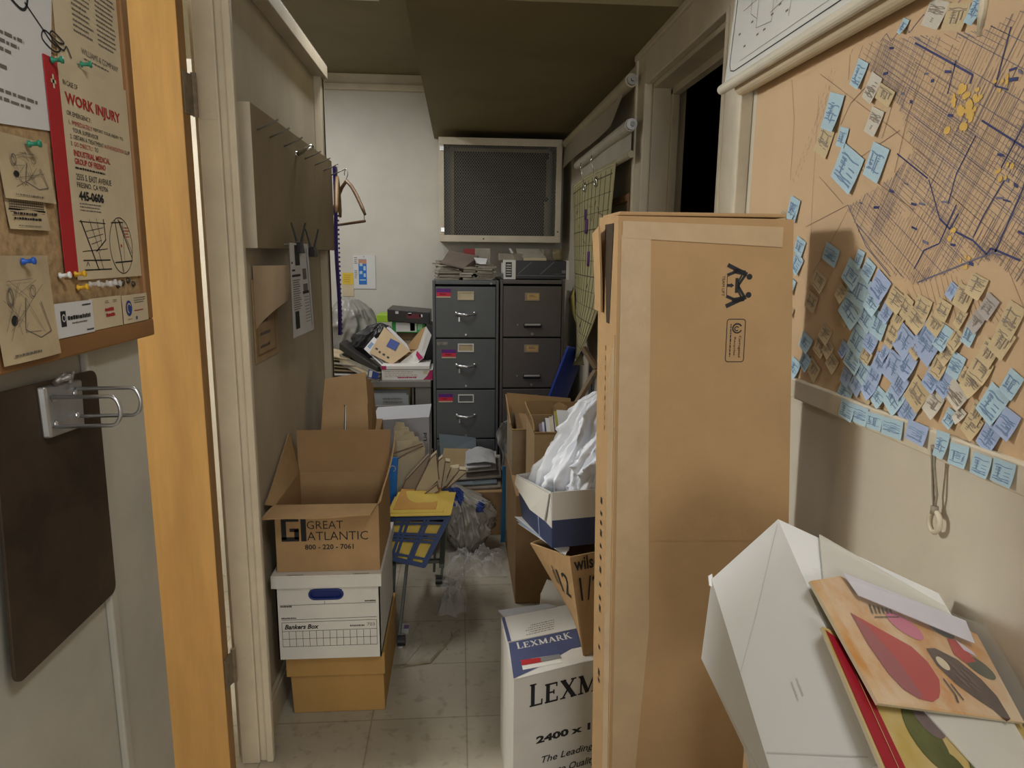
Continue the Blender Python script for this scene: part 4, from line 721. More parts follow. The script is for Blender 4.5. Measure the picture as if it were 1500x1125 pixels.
m = MB(); m.tube([(-.11, 2.97, .02), (-.08, 2.97, .02)], .02, 14); m.build('wheel', blk, t)
t = thing('crate', 'navy lattice crate of yellow folders tilted on the cart', 'crate', (-.17, 2.8, .305))
BL, BR, TR, TL = V((-.31, 2.525, .340)), V((-.135, 2.50, .305)), V((-.037, 2.60, .468)), V((-.285, 2.60, .462))
def fp(a, b): return (BL+(BR-BL)*a)*(1-b)+(TL+(TR-TL)*a)*b
fn_ = (BR-BL).cross(TL-BL).normalized()
m = MB()
for a in (.0, .28, .36, .62, .68, .96): m.bar(fp(a, 0), fp(a, 1), .010 if a not in (0, .96) else .016, .008, 0, fn_)
for b in (.02, .14, .47, .55, .62, .86, .98): m.bar(fp(0, b), fp(1, b), .009 if b not in (.02, .98) else .016, .008, 0, fn_)
m.build('front_lattice', crateb, t)
m = MB(); dB = V((.0, .46, 0)); dT = V((.0, .46, .0))
m.slab([BR, BR+dB+V((.0, 0, 0)), TR+dT, TR], .006); 
for k in range(5): a = k/4; m.bar(BR+dB*a*.2+fn_*.002, TR+dT*a*.2+fn_*.002, .012, .010, 0, (1, 0, 0))
m.build('right_side', crateb, t)
m = MB(); m.slab([BL, TL, TL+dT, BL+dB], .006); m.build('left_side', crateb, t)
m = MB(); m.slab([BL, BL+dB, BR+dB, BR], .006); m.build('base', crateb, t)
m = MB(); m.slab([BL+dB, TL+dT, TR+dT, BR+dB], .006); m.build('back_side', crateb, t)
for k in range(4):
    o = -fn_*(.012+.012*k); m = MB().slab([fp(.03+.02*k, .05)+o, fp(.93, .05)+o, fp(.93, .9)+o, fp(.03+.02*k, .95-.02*k)+o], .003)
    one(m, 'yellow_folder', yel, 'yellow folder inside the navy crate, %s behind the lattice' % ('first', 'second', 'third', 'fourth')[k], 'folder', 'yellow folders in the navy crate')
for k in range(3):
    dz = .006*k; m = MB(); x0, x1 = -.285+.012*k, -.035-.03*k
    m.grid(lambda a, b: (x0+(x1-x0)*a+.02*b, 2.585+.02*k+.17*b, .478+dz+.008*math.sin(a*3+k)*b+.018*b+.014*b*a), 8, 4)
    one(m, 'envelope', yel if k < 2 else mat('orange_envelope', (.62, .33, .08), .65), ('yellow envelope laid across the crate top, lower one', 'yellow envelope laid across the crate top, upper one', 'orange envelope edge under the fanned file on the crate')[k], 'envelope', solid=.003)
# files standing in the crate
t = thing('folder', 'bright blue folder standing in the navy crate', 'folder', (-.29, 2.88, .34))
m = MB().slab([(-.318, 2.86, .345), (-.279, 2.86, .345), (-.262, 2.90, .62), (-.315, 2.90, .62)], .02); m.ring(V((-.284, 2.894, .575)), V((.012, 0, 0)), V((0, 0, .014)), .25, 1, a0=-1.4, a1=2.6, eps=.004); m.build('cover', [bluebind, paper], t, bevel=.002)
t = thing('expanding_file', 'upright expanding file with cream tabs standing in the crate', 'expanding file', (-.24, 3.0, .34))
def leaf(name, pts, mts, parent, th=.003): return MB().slab(pts, th).build(name, mts, parent)
for k in range(5):
    y = 2.93+.022*k; x0 = -.275-.006*k; top = .665+.016*k
    leaf('divider', [(x0, y-.02, .36), (-.165-.01*k, y-.02, .36), (-.150-.022*k, y+.02, top-.02), (-.158-.022*k, y+.02, top+.012), (-.20-.020*k, y+.02, top+.014), (-.205-.02*k, y+.02, top-.004), (x0+.008, y+.02, top-.01)], cpaper if k % 2 else tan, t)
m = MB(); m.tube([(-.285, 2.915, .60), (-.225, 2.915, .635), (-.155, 2.92, .665), (-.160, 2.92, .675), (-.285, 2.95, .625)], .003, 6); m.build('elastic_cord', tanb, t)
m = MB().slab([(-.29, 2.905, .36), (-.17, 2.905, .36), (-.148, 2.925, .655), (-.285, 2.925, .60)], .004); m.build('front_panel', tan, t)
t = thing('expanding_file', 'wide fanned expanding file with brown edges spilling over the crate', 'expanding file', (-.2, 2.8, .47))
pk = mat('pocket_taupe', (.34, .28, .21), .7)  # pocket outlines below were taken from image pixels, each at its own depth
for k, (dp, mt, pts) in enumerate(((2.80, pk, [(-0.2630, 2.8000, 0.4470), (-0.1800, 2.8000, 0.4960), (-0.1390, 2.8000, 0.5970), (-0.1270, 2.8000, 0.6580), (-0.2240, 2.8000, 0.5510)]), (2.78, tan, [(-0.2100, 2.7800, 0.4620), (-0.1740, 2.7800, 0.4760), (-0.0850, 2.7800, 0.5610), (-0.0950, 2.7800, 0.6730), (-0.1180, 2.7800, 0.6520)]),
        (2.75, tan, [(-0.1830, 2.7500, 0.4790), (-0.1470, 2.7500, 0.4840), (-0.0850, 2.7500, 0.5210), (-0.0930, 2.7500, 0.5480)]), (2.81, cpaper, [(-0.0950, 2.8100, 0.5210), (-0.0780, 2.8100, 0.5030), (-0.0600, 2.8100, 0.6250), (-0.0710, 2.8100, 0.6460), (-0.0880, 2.8100, 0.6310)]), (2.83, tan, [(-0.0810, 2.8300, 0.4960), (-0.0610, 2.8300, 0.5140), (-0.0400, 2.8300, 0.6190), (-0.0600, 2.8300, 0.6220)]),
        (2.85, tan, [(-0.0670, 2.8500, 0.5040), (-0.0530, 2.8500, 0.5040), (-0.0030, 2.8500, 0.5730), (-0.0030, 2.8500, 0.5880), (-0.0380, 2.8500, 0.5830)]), (2.83, cpaper, [(-0.0640, 2.8300, 0.4990), (-0.0470, 2.8300, 0.5080), (0.0250, 2.8300, 0.5700), (0.0280, 2.8300, 0.5820), (-0.0000, 2.8300, 0.5850)]))):
    lf = leaf('pocket', pts, mt, t, .05)
    m = MB()
    for q in range(1, len(pts)): m.bar(V(pts[q-1])+V((0, -.002, 0)), V(pts[q])+V((0, -.002, 0)), .0035, .005, 0, (0, 1, 0)) if (q+k) % 3 or q == 1 else None
    m.bar(V(pts[-1])+V((0, -.002, 0)), V(pts[0])+V((0, -.002, 0)), .004, .005, 0, (0, 1, 0)); m.build('binding', tanb, lf)
# carton and loose papers before the cabinets
one(MB().box(-.13, .234, 3.52, 3.93, 0, .243), 'cardboard_box', card3, 'brown carton on the floor in front of the stickered cabinet', 'box', bevel=.004)
pn = ('bottom', 'second', 'third', 'fourth', 'fifth', 'top')
sp = [(-.13, .22, 3.53, 3.85, .2435, .01, pals[3]), (-.10, .20, 3.56, 3.88, .258, .05, mat('slate_folder', (.16, .19, .21), .6)), (-.05, .225, 3.60, 3.9, .280, .05, pals[1]), (-.11, .10, 3.66, 3.92, .30, .07, mat('olive_tan_folder', (.30, .22, .11), .7)), (.02, .20, 3.62, 3.86, .318, .04, pals[2]), (.03, .17, 3.60, 3.82, .345, .03, mat('light_grey_sheet', (.46, .46, .46), .6))]
for k, (x0, x1, y0, y1, z, t_, mt) in enumerate(sp):
    m = MB().hexa([(x0, y0, z), (x1, y0+.03, z+.004), (x1+.01, y1, z+.03), (x0+.02, y1, z+.03), (x0, y0, z+.006), (x1, y0+.03, z+.012), (x1+.01, y1, z+.03+t_*.5), (x0+.02, y1, z+.03+t_*.6)])
    one(m, 'loose_folder', mt, 'folder heaped on the carton before the cabinets, %s layer' % pn[k], 'folder', 'folders heaped before the cabinets')
m = MB(); m.grid(lambda a, b: (.035+.16*a, 3.62+.16*b, .366+.03*math.sin(a*PI)*(.4+.6*b)+.02*b+.006*nz((a, b, 0), 4, 3)), 14, 8); one(m, 'magazine', mat('glossy_grey', (.42, .42, .42), .3), 'curled grey magazine on top of the heaped folders', 'magazine', solid=.004)
m = MB().hexa([(-.11, 3.90, .33), (.10, 3.90, .33), (.10, 3.91, .33), (-.11, 3.91, .33), (-.12, 3.965, .445), (.095, 3.965, .42), (.095, 3.975, .42), (-.12, 3.975, .445)]); one(m, 'folder', mat('teal_grey_folder', (.10, .13, .15), .5), 'dark teal folder propped against the bottom cabinet drawer', 'folder')
m = MB(); m.grid(lambda a, b: (.205+.05*a+.012*math.sin(b*7)+.015*nz((a, b, 1), 5, 2), 3.47+.06*a*b+.02*nz((a, b, 0), 4, 5), .38+.25*b), 10, 16); one(m, 'plastic_sheet', mat('grey_plastic_sheet', (.40, .42, .43), .3, .15, 12, spec=.5), 'grey plastic sheet crumpled beside the bottom of the cabinets', 'plastic sheet', smooth=True, solid=.001)
m = MB(); m.slab([(.213, 3.42, 0), (.236, 3.42, 0), (.250, 3.46, .40), (.222, 3.46, .40)], .012); m.slab([(.238, 3.425, .0), (.249, 3.425, .0), (.258, 3.462, .37), (.252, 3.462, .37)], .010, 1); one(m, 'ring_binder', [mat('teal_blue_cover', (.02, .16, .33), .4), paper], 'teal blue binder standing on the floor before the right boxes', 'binder', bevel=.002)
m = blob(None, 64, [(.03, 3.36, .0, .05, .05), (.04, 3.36, .10, .10, .09), (.035, 3.36, .18, .125, .10), (.02, 3.36, .25, .10, .09), (-.01, 3.36, .30, .055, .05), (-.03, 3.36, .335, .03, .025), (-.03, 3.36, .345, .003, .003)], 12.3, .42, 2.6)
for i in range(len(m.f)):
    c = sum((m.v[j] for j in m.f[i]), V((0, 0, 0)))/4
    if c.y < 3.34 and ((abs(c.z-.305) < .028 and c.x < .02) or (abs(c.z-.275) < .022 and abs(c.x+.02) < .03 and nz(c, 30) > -.1) or (abs(c.z-.245) < .02 and abs(c.x-.10) < .02)): m.m[i] = 1
one(m, 'plastic_bag', [mat('taupe_bag_plastic', (.36, .34, .30), .35, .1, 8, spec=.5), blueink], 'grey plastic shopping bag with blue print crumpled on the aisle floor', 'plastic bag', smooth=True)
def film(x0, x1, y0, y1, h, seed, label):
    m = MB()
    def p(a, b):
        q = V((a*4, b*3, seed)); n = abs(noise.noise(q))+.5*abs(noise.noise(q*2.1))+.25*abs(noise.noise(q*4.3)); e = min(1, 5*min(a, 1-a, b, 1-b))
        x = x0+(x1-x0)*a; y = y0+(y1-y0)*b
        return (x+.03*noise.noise(q*.8+V((5, 0, 0))), y+.05*noise.noise(q*.7), .004+h*n*e)
    m.grid(p, 40, 36); return one(m, 'plastic_film', clearp, label, 'plastic film', smooth=True)
film(-.06, .215, 3.02, 3.30, .11, 4.2, 'large crumpled sheet of clear plastic film on the aisle floor')
film(-.135, -.02, 2.56, 2.86, .30, 8.8, 'clear plastic film bunched on the floor right of the crate') if 0 else film(-.085, .03, 2.68, 2.98, .12, 8.8, 'clear plastic film bunched on the floor right of the crate')
film(-.12, .04, 2.72, 2.96, .03, 2.5, 'flat scrap of clear plastic film in the shadow under the crate') if 0 else None
# litter on the floor
def scrap(pts, mts, label, seed=0, name='paper_scrap', pr=None):
    m = MB(); k = len(pts); m.add([(x, y, .0006) for x, y in pts]+[(x, y, .0016+.004*((i+seed) % 2)) for i, (x, y) in enumerate(pts)], [tuple(range(k-1, -1, -1)), tuple(range(k, 2*k))]+[(i, (i+1) % k, k+(i+1) % k, k+i) for i in range(k)])
    if pr: m.rect((pr[0], pr[1], .003), (pr[2], 0, 0), (0, pr[3], 0), 1, .003)
    return one(m, name, mts, label, 'paper scrap')
scrap([(-.205, 2.33), (-.150, 2.46), (-.145, 2.50), (-.165, 2.62), (-.19, 2.55)], [mat('dirty_paper', (.42, .39, .32), .7, .2, 30)], 'crumpled dirty white paper on the floor beside the left stack')
scrap([(-.238, 2.56), (-.205, 2.55), (-.205, 2.62), (-.235, 2.63)], [paper, mat('violet_print', (.25, .15, .35), .6)], 'small white wrapper with a violet mark on the floor', 1, 'wrapper', (-.225, 2.58, .02, .03))
scrap([(-.235, 2.45), (-.22, 2.45), (-.215, 2.53), (-.235, 2.55)], [paper], 'narrow white scrap in front of the violet wrapper on the floor', 0)
m = MB(); m.pline([(-.24, 2.315, .006), (-.11, 2.345, .006), (-.06, 2.45, .005), (-.02, 2.53, .004)], .008, (0, 0, 1), 0); m.tube([(-.24, 2.315, .004), (-.11, 2.345, .005), (-.06, 2.45, .004), (-.02, 2.53, .004), (.0, 2.56, .004)], [.003, .0035, .003, .0025, .002], 6); m.tube([(-.055, 2.46, .004), (-.05, 2.425, .003)], .002, 5); m.tube([(-.03, 2.515, .004), (-.035, 2.55, .003)], .002, 5)
one(m, 'strip', mat('straw_strip', (.36, .30, .20), .7, .3, 30), 'bent straw-coloured strip on the floor tiles', 'strip')
# ------------------------------------------------------------------ right hand pile: lower cartons
XM, ZM = V((-1, 0, 0)), V((0, 0, 1))
MB_ = MB
t = one(MB().box(.236, .64, 2.77, 3.40, 0, .488), 'cardboard_box', card3, 'big brown carton on the floor at the base of the right pile', 'box', bevel=.004)
def openbox(name, x0, x1, y0, y1, z0, z1, mts, label, flaps, th=.005):
    t = thing(name, label, 'box', ((x0+x1)/2, (y0+y1)/2, z0)); m = MB()
    m.box(x0, x1, y0, y0+th, z0, z1); m.box(x0, x1, y1-th, y1, z0, z1); m.box(x0, x0+th, y0+th, y1-th, z0, z1); m.box(x1-th, x1, y0+th, y1-th, z0, z1); m.box(x0+th, x1-th, y0+th, y1-th, z0, z0+th)
    m.build('body', mts[0], t, bevel=.001)
    for nm, fn in flaps: MB().grid(fn, 8, 4).build(nm, mts[1], t, solid=.005)
    return t
bA = openbox('cardboard_box', .30, .63, 2.69, 3.03, .489, .775, (mat('pale_cardboard', (.56, .40, .22), .8, .1, 9, .1, 160), cardin), 'open pale carton stuffed with papers, right pile behind the plastic bags', [
    ('left_flap', lambda a, b: (.302-.004*b+.006*math.sin(a*5)*b, 2.695+.33*a, .775+(.012+.05*a)*b)), ('back_flap', lambda a, b: (.30+.33*a, 3.03+.01*b, .775+.06*b+.004*math.sin(a*8)*b)), ('front_flap', lambda a, b: (.30+.33*a, 2.688-.004*b, .775+.008*b))])
for k in range(16):
    R = random.Random(300+k); z = .70+.006*k; x0 = .325+R.uniform(0, .02)+.007*max(0, k-5); y0 = 2.71+R.uniform(0, .04)
    dz = R.uniform(-.01, .02); m = MB().hexa([(x0, y0, z), (.62, y0+R.uniform(-.02, .03), z+dz), (.62, 2.95, z+dz+.02), (x0+.02, 2.95, z+.02), (x0, y0, z+.004), (.62, y0, z+dz+.004), (.62, 2.95, z+dz+.024), (x0+.02, 2.95, z+.024)])
    one(m, 'magazine', (paper, noteP, paper, blk, paper, mat('lilac_cover', (.35, .28, .4), .5), paper, paper, navy, paper, cpaper, paper, mat('plum_spine', (.14, .06, .12), .5), paper, mat('olive_yellow_cover', (.40, .36, .06), .5), paper)[k], 'magazine in the open pale carton, %s layer from the bottom of the pile' % ORD[k], 'magazine', 'magazines in the pale carton')
m = MB().slab([(.41, 2.97, .79), (.455, 2.96, .79), (.475, 2.97, .825), (.44, 2.975, .845), (.415, 2.975, .83)], .002); one(m, 'envelope', card, 'brown paper corner sticking up at the back of the pale carton', 'envelope')
openbox('cardboard_box', .238, .56, 3.05, 3.38, .489, .70, (mat('faded_cardboard', (.40, .32, .21), .85, .15, 9, .1, 160), cardin), 'faded open carton at the back of the right pile, left of the pale one', [
    ('left_flap', lambda a, b: (.240-.010*b, 3.055+.32*a, .70+(.03+.07*a)*b)), ('back_flap', lambda a, b: (.238+.322*a, 3.38+.03*b, .70+.10*b*(1-.3*a))), ('front_flap', lambda a, b: (.238+.1*a, 3.049-.002*b, .70+.004*b))])
one(MB().hexa([(.27, 3.12, .55), (.45, 3.10, .55), (.45, 3.3, .55), (.27, 3.32, .55), (.27, 3.12, .66), (.45, 3.10, .64), (.45, 3.3, .70), (.27, 3.32, .72)]), 'folder', card3, 'brown folded board inside the faded open carton', 'folder')
# ------------------------------------------------------------------ printer carton
t = thing('printer_carton', 'white and blue printer carton on the floor by the tall box', 'box', (.30, 1.75, 0))
FL, UU, VV = V((.1363, 1.5978, 0)), V((.9525, .3045, 0)), V((-.015, .303, 0)); LW, LH = .40, .42
def lex(a, z): return FL+UU*a+V((0, 0, z))  # print positions on front and top below are baked from image pixels
wc = mat('white_carton', (.66, .64, .60), .5, .06, 8); lb = mat('carton_blue', (.07, .085, .18), .5, .1, 8)
m = MB().hexa([FL, FL+UU*LW, FL+UU*LW+VV, FL+VV, FL+V((0, 0, LH)), FL+UU*LW+V((0, 0, LH)), FL+UU*LW+VV+V((0, 0, LH)), FL+VV+V((0, 0, LH))])
GL = {'L': (.62, [(.16, 0, .16, 1, .13), (.02, .03, .58, .03, .06), (.02, .97, .32, .97, .05), (.58, 0, .58, .26, .05)]),
      'E': (.66, [(.16, 0, .16, 1, .13), (.02, .03, .60, .03, .06), (.02, .97, .58, .97, .06), (.16, .52, .44, .52, .06), (.60, 0, .60, .24, .05), (.57, .78, .57, 1, .05), (.44, .40, .44, .64, .05)]),
      'X': (.78, [(.12, .98, .66, .02, .15), (.64, .98, .12, .02, .06), (.0, .97, .28, .97, .05), (.50, .97, .76, .97, .05), (.0, .03, .26, .03, .05), (.50, .03, .80, .03, .05)]),
      'M': (.95, [(.14, 0, .14, 1, .06), (.14, .98, .46, .04, .14), (.46, .04, .80, .98, .06), (.80, 0, .80, 1, .14), (.0, .03, .26, .03, .05), (.66, .03, .96, .03, .05), (.0, .97, .2, .97, .05), (.76, .97, .96, .97, .05)]),
      'A': (.80, [(.12, 0, .40, .98, .06), (.40, .98, .70, 0, .15), (.22, .34, .58, .34, .05), (.0, .03, .24, .03, .05), (.54, .03, .84, .03, .05)]),
      'R': (.76, [(.16, 0, .16, 1, .13), (.02, .97, .46, .97, .05), (.02, .03, .32, .03, .05), (.46, .97, .56, .80, .09), (.56, .80, .46, .52, .09), (.16, .52, .46, .52, .05), (.36, .52, .68, .02, .13), (.60, .03, .80, .03, .05)]),
      'K': (.80, [(.16, 0, .16, 1, .13), (.02, .97, .32, .97, .05), (.02, .03, .32, .03, .05), (.16, .46, .62, .98, .06), (.32, .58, .68, .02, .14), (.50, .97, .78, .97, .05), (.54, .03, .84, .03, .05)])}
def serif(m, s, P, U, Vv, mi, amat=None):      # letters of a roman face; first and last a little taller
    P, U, Vv = V(P), V(U), V(Vv); n = U.cross(Vv).normalized(); h = Vv.length; un = U.normalized()
    tot = sum(GL[c][0] for c in s)+.08*(len(s)-1); k = U.length/tot; x = 0
    for i, c in enumerate(s):
        hh = 1.18 if i in (0, len(s)-1) else 1.0
        if c == 'A' and amat is not None:
            q = lambda a, b: P+un*(x+a)*k+Vv*b
            m.add([q(.36, 1.0)+n*.0007, q(.05, .35)+n*.0007, q(.36, -.25)+n*.0007, q(.66, .35)+n*.0007], [(0, 1, 2, 3)], amat)
            m.line(q(.50, 1.05), q(.95, 0), .12*k, n, mi, .0009)
        else:
            for x0, y0, x1, y1, w in GL[c][1]: m.line(P+un*(x+x0)*k+Vv*y0*hh, P+un*(x+x1)*k+Vv*y1*hh, w*k*1.35, n, mi, .0007)
        x += GL[c][0]+.08
serif(m, 'LEXMARK', lex(0.0431, 0.3279), UU*.36, ZM*.054, 2, 3)
m.text('2400 x 1200 dpi', lex(0.0646, 0.2084), UU*.31, ZM*.028, 2, .045); m.text('The Leading', lex(0.0816, 0.1463), UU*.155, ZM*.026, 2, .012, .25); m.text('in Photo Quality', lex(.058, 0.1026), UU*.19, ZM*.028, 2, .012, .25)
# blue left side and the printed top
n_ = UU.cross(ZM)
TP = lambda x, y: (x, y, LH)
bm_ = m; m = MB()
m.poly([(0.1350, 1.5970, 0.4210), (0.1340, 1.7620, 0.4210), (0.3440, 1.8290, 0.4210), (0.3540, 1.7390, 0.4210), (0.3060, 1.7250, 0.4210), (0.2260, 1.6580, 0.4210)], 1)
m.poly([(0.1380, 1.5930, 0.4210), (0.2260, 1.6570, 0.4210), (0.3050, 1.7240, 0.4210), (0.3230, 1.6740, 0.4210), (0.3360, 1.6630, 0.4210)], 0)
m.poly([(0.1230, 1.8990, 0.4210), (0.1320, 1.7690, 0.4210), (0.1420, 1.7720, 0.4210), (0.1320, 1.9030, 0.4210)], 1)
a_, b_ = V((0.1560, 1.7290, 0.4210)), V((0.3140, 1.7750, 0.4210)); c_ = V((0.1540, 1.7560, 0.4210))
serif(m, 'LEXMARK', a_, b_-a_, c_-a_, 4)
a_, b_ = V((0.2790, 1.8890, 0.4210)), V((0.1800, 1.8520, 0.4210)); m.scrawl(a_, b_-a_, V((-.01, -.06, 0)), 5, 130, 5, .45, eps=-.0008)
m.line(V((0.1320, 1.7640, 0.4210)), V((0.3420, 1.8280, 0.4210)), .002, ZM, 5)
bm_.build('body', [wc, lb, ink, red, white, noteK], t, bevel=.003); m.build('top_print', [wc, lb, ink, red, white, noteK], t)['label'] = 'blue printed band with white lettering'
m = MB(); m.slab([V((0.1620, 1.6320, 0.4220)), V((0.2680, 1.6590, 0.4220)), V((0.2660, 1.6980, 0.4220)), V((0.1600, 1.6750, 0.4220))], .0012)
m.add([V((0.1600, 1.6500, 0.4230)), V((0.2140, 1.6620, 0.4230)), V((0.2130, 1.6840, 0.4230)), V((0.1600, 1.6740, 0.4230))], [(0, 1, 2, 3)], 1); m.add([V((0.2140, 1.6620, 0.4230)), V((0.2690, 1.6780, 0.4230)), V((0.2660, 1.6970, 0.4230)), V((0.2130, 1.6840, 0.4230))], [(0, 1, 2, 3)], 2)
m.build('label', [white, red, mat('label_grey', (.22, .22, .22), .5)], t)['label'] = 'red, grey and white label'
MB().slab([V((0.1150, 1.9380, 0.4240)), V((0.1300, 1.9030, 0.4230)), V((0.2960, 1.9550, 0.4230)), V((0.2650, 1.9710, 0.4240))], .003).build('top_flap', gw, t)
one(MB().slab([(.245, 2.03, .0), (.36, 2.03, .0), (.36, 2.03, .44), (.275, 2.03, .47), (.255, 2.03, .42)], .01), 'white_board', white, 'white board standing behind the printer carton', 'board')
# ------------------------------------------------------------------ flared tennis ball carton with the navy box of bags
t = thing('tall_carton', 'flared brown carton with black lettering standing on the printer carton', 'box', (.42, 1.8, .421))
b0, b1, b2, b3 = V((.331, 1.688, .4215)), V((.55, 1.755, .4215)), V((.53, 1.89, .4215)), V((.345, 1.84, .4215))
t0, t1, t2, t3 = V((.282, 1.655, .721)), V((.56, 1.735, .735)), V((.53, 1.99, .735)), V((.193, 1.78, .706))
m = MB()
def panel(a, b, c, d, mi=0): m.grid(lambda p, q: (a+(b-a)*p)*(1-q)+(d+(c-d)*p)*q, 6, 6, mi)
panel(b0, b1, t1, t0); panel(b3, b0, t0, t3); panel(b2, b3, t3, t2); panel(b1, b2, t2, t1); m.poly([b0+ZM*.001, b1+ZM*.001, b2+ZM*.001, b3+ZM*.001])
def fr(a, z): return (b0+(b1-b0)*a)*(1-z)+(t0+(t1-t0)*a)*z
def lf(a, z): return (b3+(b0-b3)*a)*(1-z)+(t3+(t0-t3)*a)*z
m.build('body', card, t, solid=.004); m = MB()
nf, nl = (b1-b0).cross(t0-b0), (b0-b3).cross(t0-b0)
m.text_on('wilson', fr, .02, .34, .86, .99, nf, 1, .02); m.text_on('1/2"', fr, .05, .36, .56, .80, nf); m.text_on('12', lf, .50, .86, .56, .80, nl)
for k, w_ in enumerate((.7, 1, .8)): m.add([lf(.36+.035*k+q*.02, .62+e_*.2*w_)+nl.normalized()*.004 for q, e_ in ((0, 0), (1, 0), (1, 1), (0, 1))], [(0, 1, 2, 3)], 1)
m.m = [0]*len(m.m); m.build('printed_lettering', ink, t)['label'] = 'black printed lettering'
t = thing('shallow_box', 'navy and white box holding the plastic bags on the flared carton', 'box', (.36, 1.85, .737))
n0, n1, n2, n3 = V((.238, 1.675, .737)), V((.55, 1.735, .737)), V((.53, 1.99, .737)), V((.180, 1.885, .737))
h0 = V((-.005, -.002, .151)); q0, q1, q2, q3 = n0+h0, n1+h0, n2+h0+V((0, 0, 0)), n3+V((-.018, .01, .127)); m = MB(); wb = mat('box_inner_white', (.60, .58, .54), .6, .05, 8)
def mid(a, b, k): return a+(b-a)*k
KB = .50
panel(n0, n1, mid(n1, q1, KB), mid(n0, q0, KB), 0); panel(mid(n0, q0, KB), mid(n1, q1, KB), q1, q0, 1)
panel(n3, n0, mid(n0, q0, .36), mid(n3, q3, .60), 0); panel(mid(n3, q3, .60), mid(n0, q0, .36), mid(q3, q0, .99), q3, 1)
panel(n2, n3, q3, q2, 1); panel(n1, n2, q2, q1, 0); m.poly([n0+ZM*.003, n1+ZM*.003, n2+ZM*.003, n3+ZM*.003], 1)
m.line(mid(n3, n0, .62), mid(mid(n3, q3, .5), mid(n0, q0, .4), .62), .002, (n0-n3).cross(ZM), 2, .002); m.build('body', [navy, wb, noteP], t, solid=.003)
m = MB().slab([mid(q3, q0, .05), mid(q3, q0, .98)+V((.0, 0, -.004)), mid(n0, q0, .36)+V((-.012, .03, .01)), mid(mid(n3, q3, .6), mid(n0, q0, .36), .5)+V((-.008, .0, .0)), mid(n3, q3, .8)+V((-.004, 0, 0))], .003); m.v = [v+V((-.003, -.001, 0)) for v in m.v]; m.build('side_flap', wb, t)
MB().slab([q0+V((.004, .006, -.002)), mid(q0, q1, .42)+V((0, .006, -.002)), mid(q0, q1, .45)+V((0, .05, -.05)), q0+V((.02, .06, -.06))], .002).build('corner_flap', wb, t)
for k in range(3):
    a = V((.165-.004*k, 1.87+.01*k, .728+.006*k)); m = MB().slab([a, V((.262+.004*k, 1.672-.006*k, .724)), V((.285, 1.69, .723+.004*k)), V((.215, 1.89, .729+.005*k))], .001)
    one(m, 'printed_sheet', [paper, noteP, paper][k], 'white sheet poking out under the navy box, %s of three' % ('lowest', 'middle', 'topmost')[k], 'paper', 'sheets under the navy box')
def bag(secs, seed, amp, fs, label, mt):
    return one(blob(None, 72, secs, seed, amp, fs), 'plastic_bag', mt, label, 'plastic bag', smooth=True)
bag([(.34, 1.83, .742, .10, .08), (.345, 1.83, .82, .125, .10), (.37, 1.82, .90, .150, .11), (.39, 1.82, .96, .135, .10), (.40, 1.82, 1.00, .115, .09), (.405, 1.82, 1.05, .105, .08), (.415, 1.82, 1.09, .085, .065), (.41, 1.82, 1.115, .045, .04), (.405, 1.82, 1.12, .005, .005)], 21.4, .26, 2.1, 'tall white plastic bag bulging from the navy box', bagw)
bag([(.40, 1.74, .80, .05, .03), (.41, 1.74, .87, .12, .045), (.42, 1.735, .93, .125, .055), (.42, 1.73, .98, .10, .055), (.40, 1.73, 1.01, .05, .035), (.385, 1.73, 1.03, .02, .015), (.385, 1.73, 1.04, .003, .003)], 33.9, .30, 2.4, 'small knotted white plastic bag in front of the tall one', bagw)
for k, (x, y) in enumerate(((.235, 1.80), (.255, 1.76), (.275, 1.73))):
    m = MB(); m.grid(lambda a, b: (x+.10*a+.085*b, y-.02*a+.02*b, .80+.15*b-.03*a*(1-b)+.004*math.sin(a*6+k)), 8, 8); one(m, 'paper_sheet', mat('bluish_paper', (.66, .70, .80), .6), 'white sheet leaning in the navy box, %s from the left' % ('first', 'second', 'third')[k], 'paper', 'sheets in the navy box', solid=.0015)
# ------------------------------------------------------------------ tall flat carton
t = thing('tall_box', 'tall flat brown carton with a team lift mark against the right wall', 'box', (.52, 1.42, 0))
def tp(x, z): zz = 1.553-(1.56-z)*.911; return V((x*.911, 1.275-(1.553-zz)*.045, zz))  # front marks scaled about the camera from a farther plane to this face
def cor(x, z): return V((x, 1.275-(1.553-z)*.045, z))
LB, RB, LT, RT = cor(.304, 0), cor(.690, 0), cor(.288, 1.551), cor(.616, 1.549); D = V((-.004, .155, .004))
m = MB().hexa([LB, RB, RB+D, LB+D, LT, RT, RT+D+V((0, 0, 0)), LT+D])
def s(cx, cy): return tp(.534+(1020+cx/5.627-1058)*.00143, 1.4685-(360+cy/5.627-385)*.0014)
NB = (0, -1, .045)
def ln(a, b, c, d, w): m.line(s(a, b), s(c, d), w*.000254, NB, 1)
for sg in (1, -1):
    y = lambda v: v if sg == 1 else 653-v+2
    ln(252, y(160), 415, y(237), 30); ln(252, y(243), 330, y(210), 22); ln(300, y(205), 400, y(225), 36); ln(405, y(232), 345, y(325), 20); ln(375, y(235), 340, y(300), 12); m.ell(s(435, y(254)), V((.0055, 0, 0)), ZM*.0055, 1)
ln(333, 265, 333, 385, 22); ln(352, 300, 352, 350, 14); ln(254, 250, 254, 405, 4); ln(254, 325, 290, 325, 20); m.poly([s(285, 305)+V((0, -.0008, 0)), s(285, 345)+V((0, -.0008, 0)), s(312, 325)+V((0, -.0008, 0))], 1)
a_ = s(213, 248); m.text('TEAM LIFT', a_, s(213, 412)-a_, s(236, 248)-a_, 1)
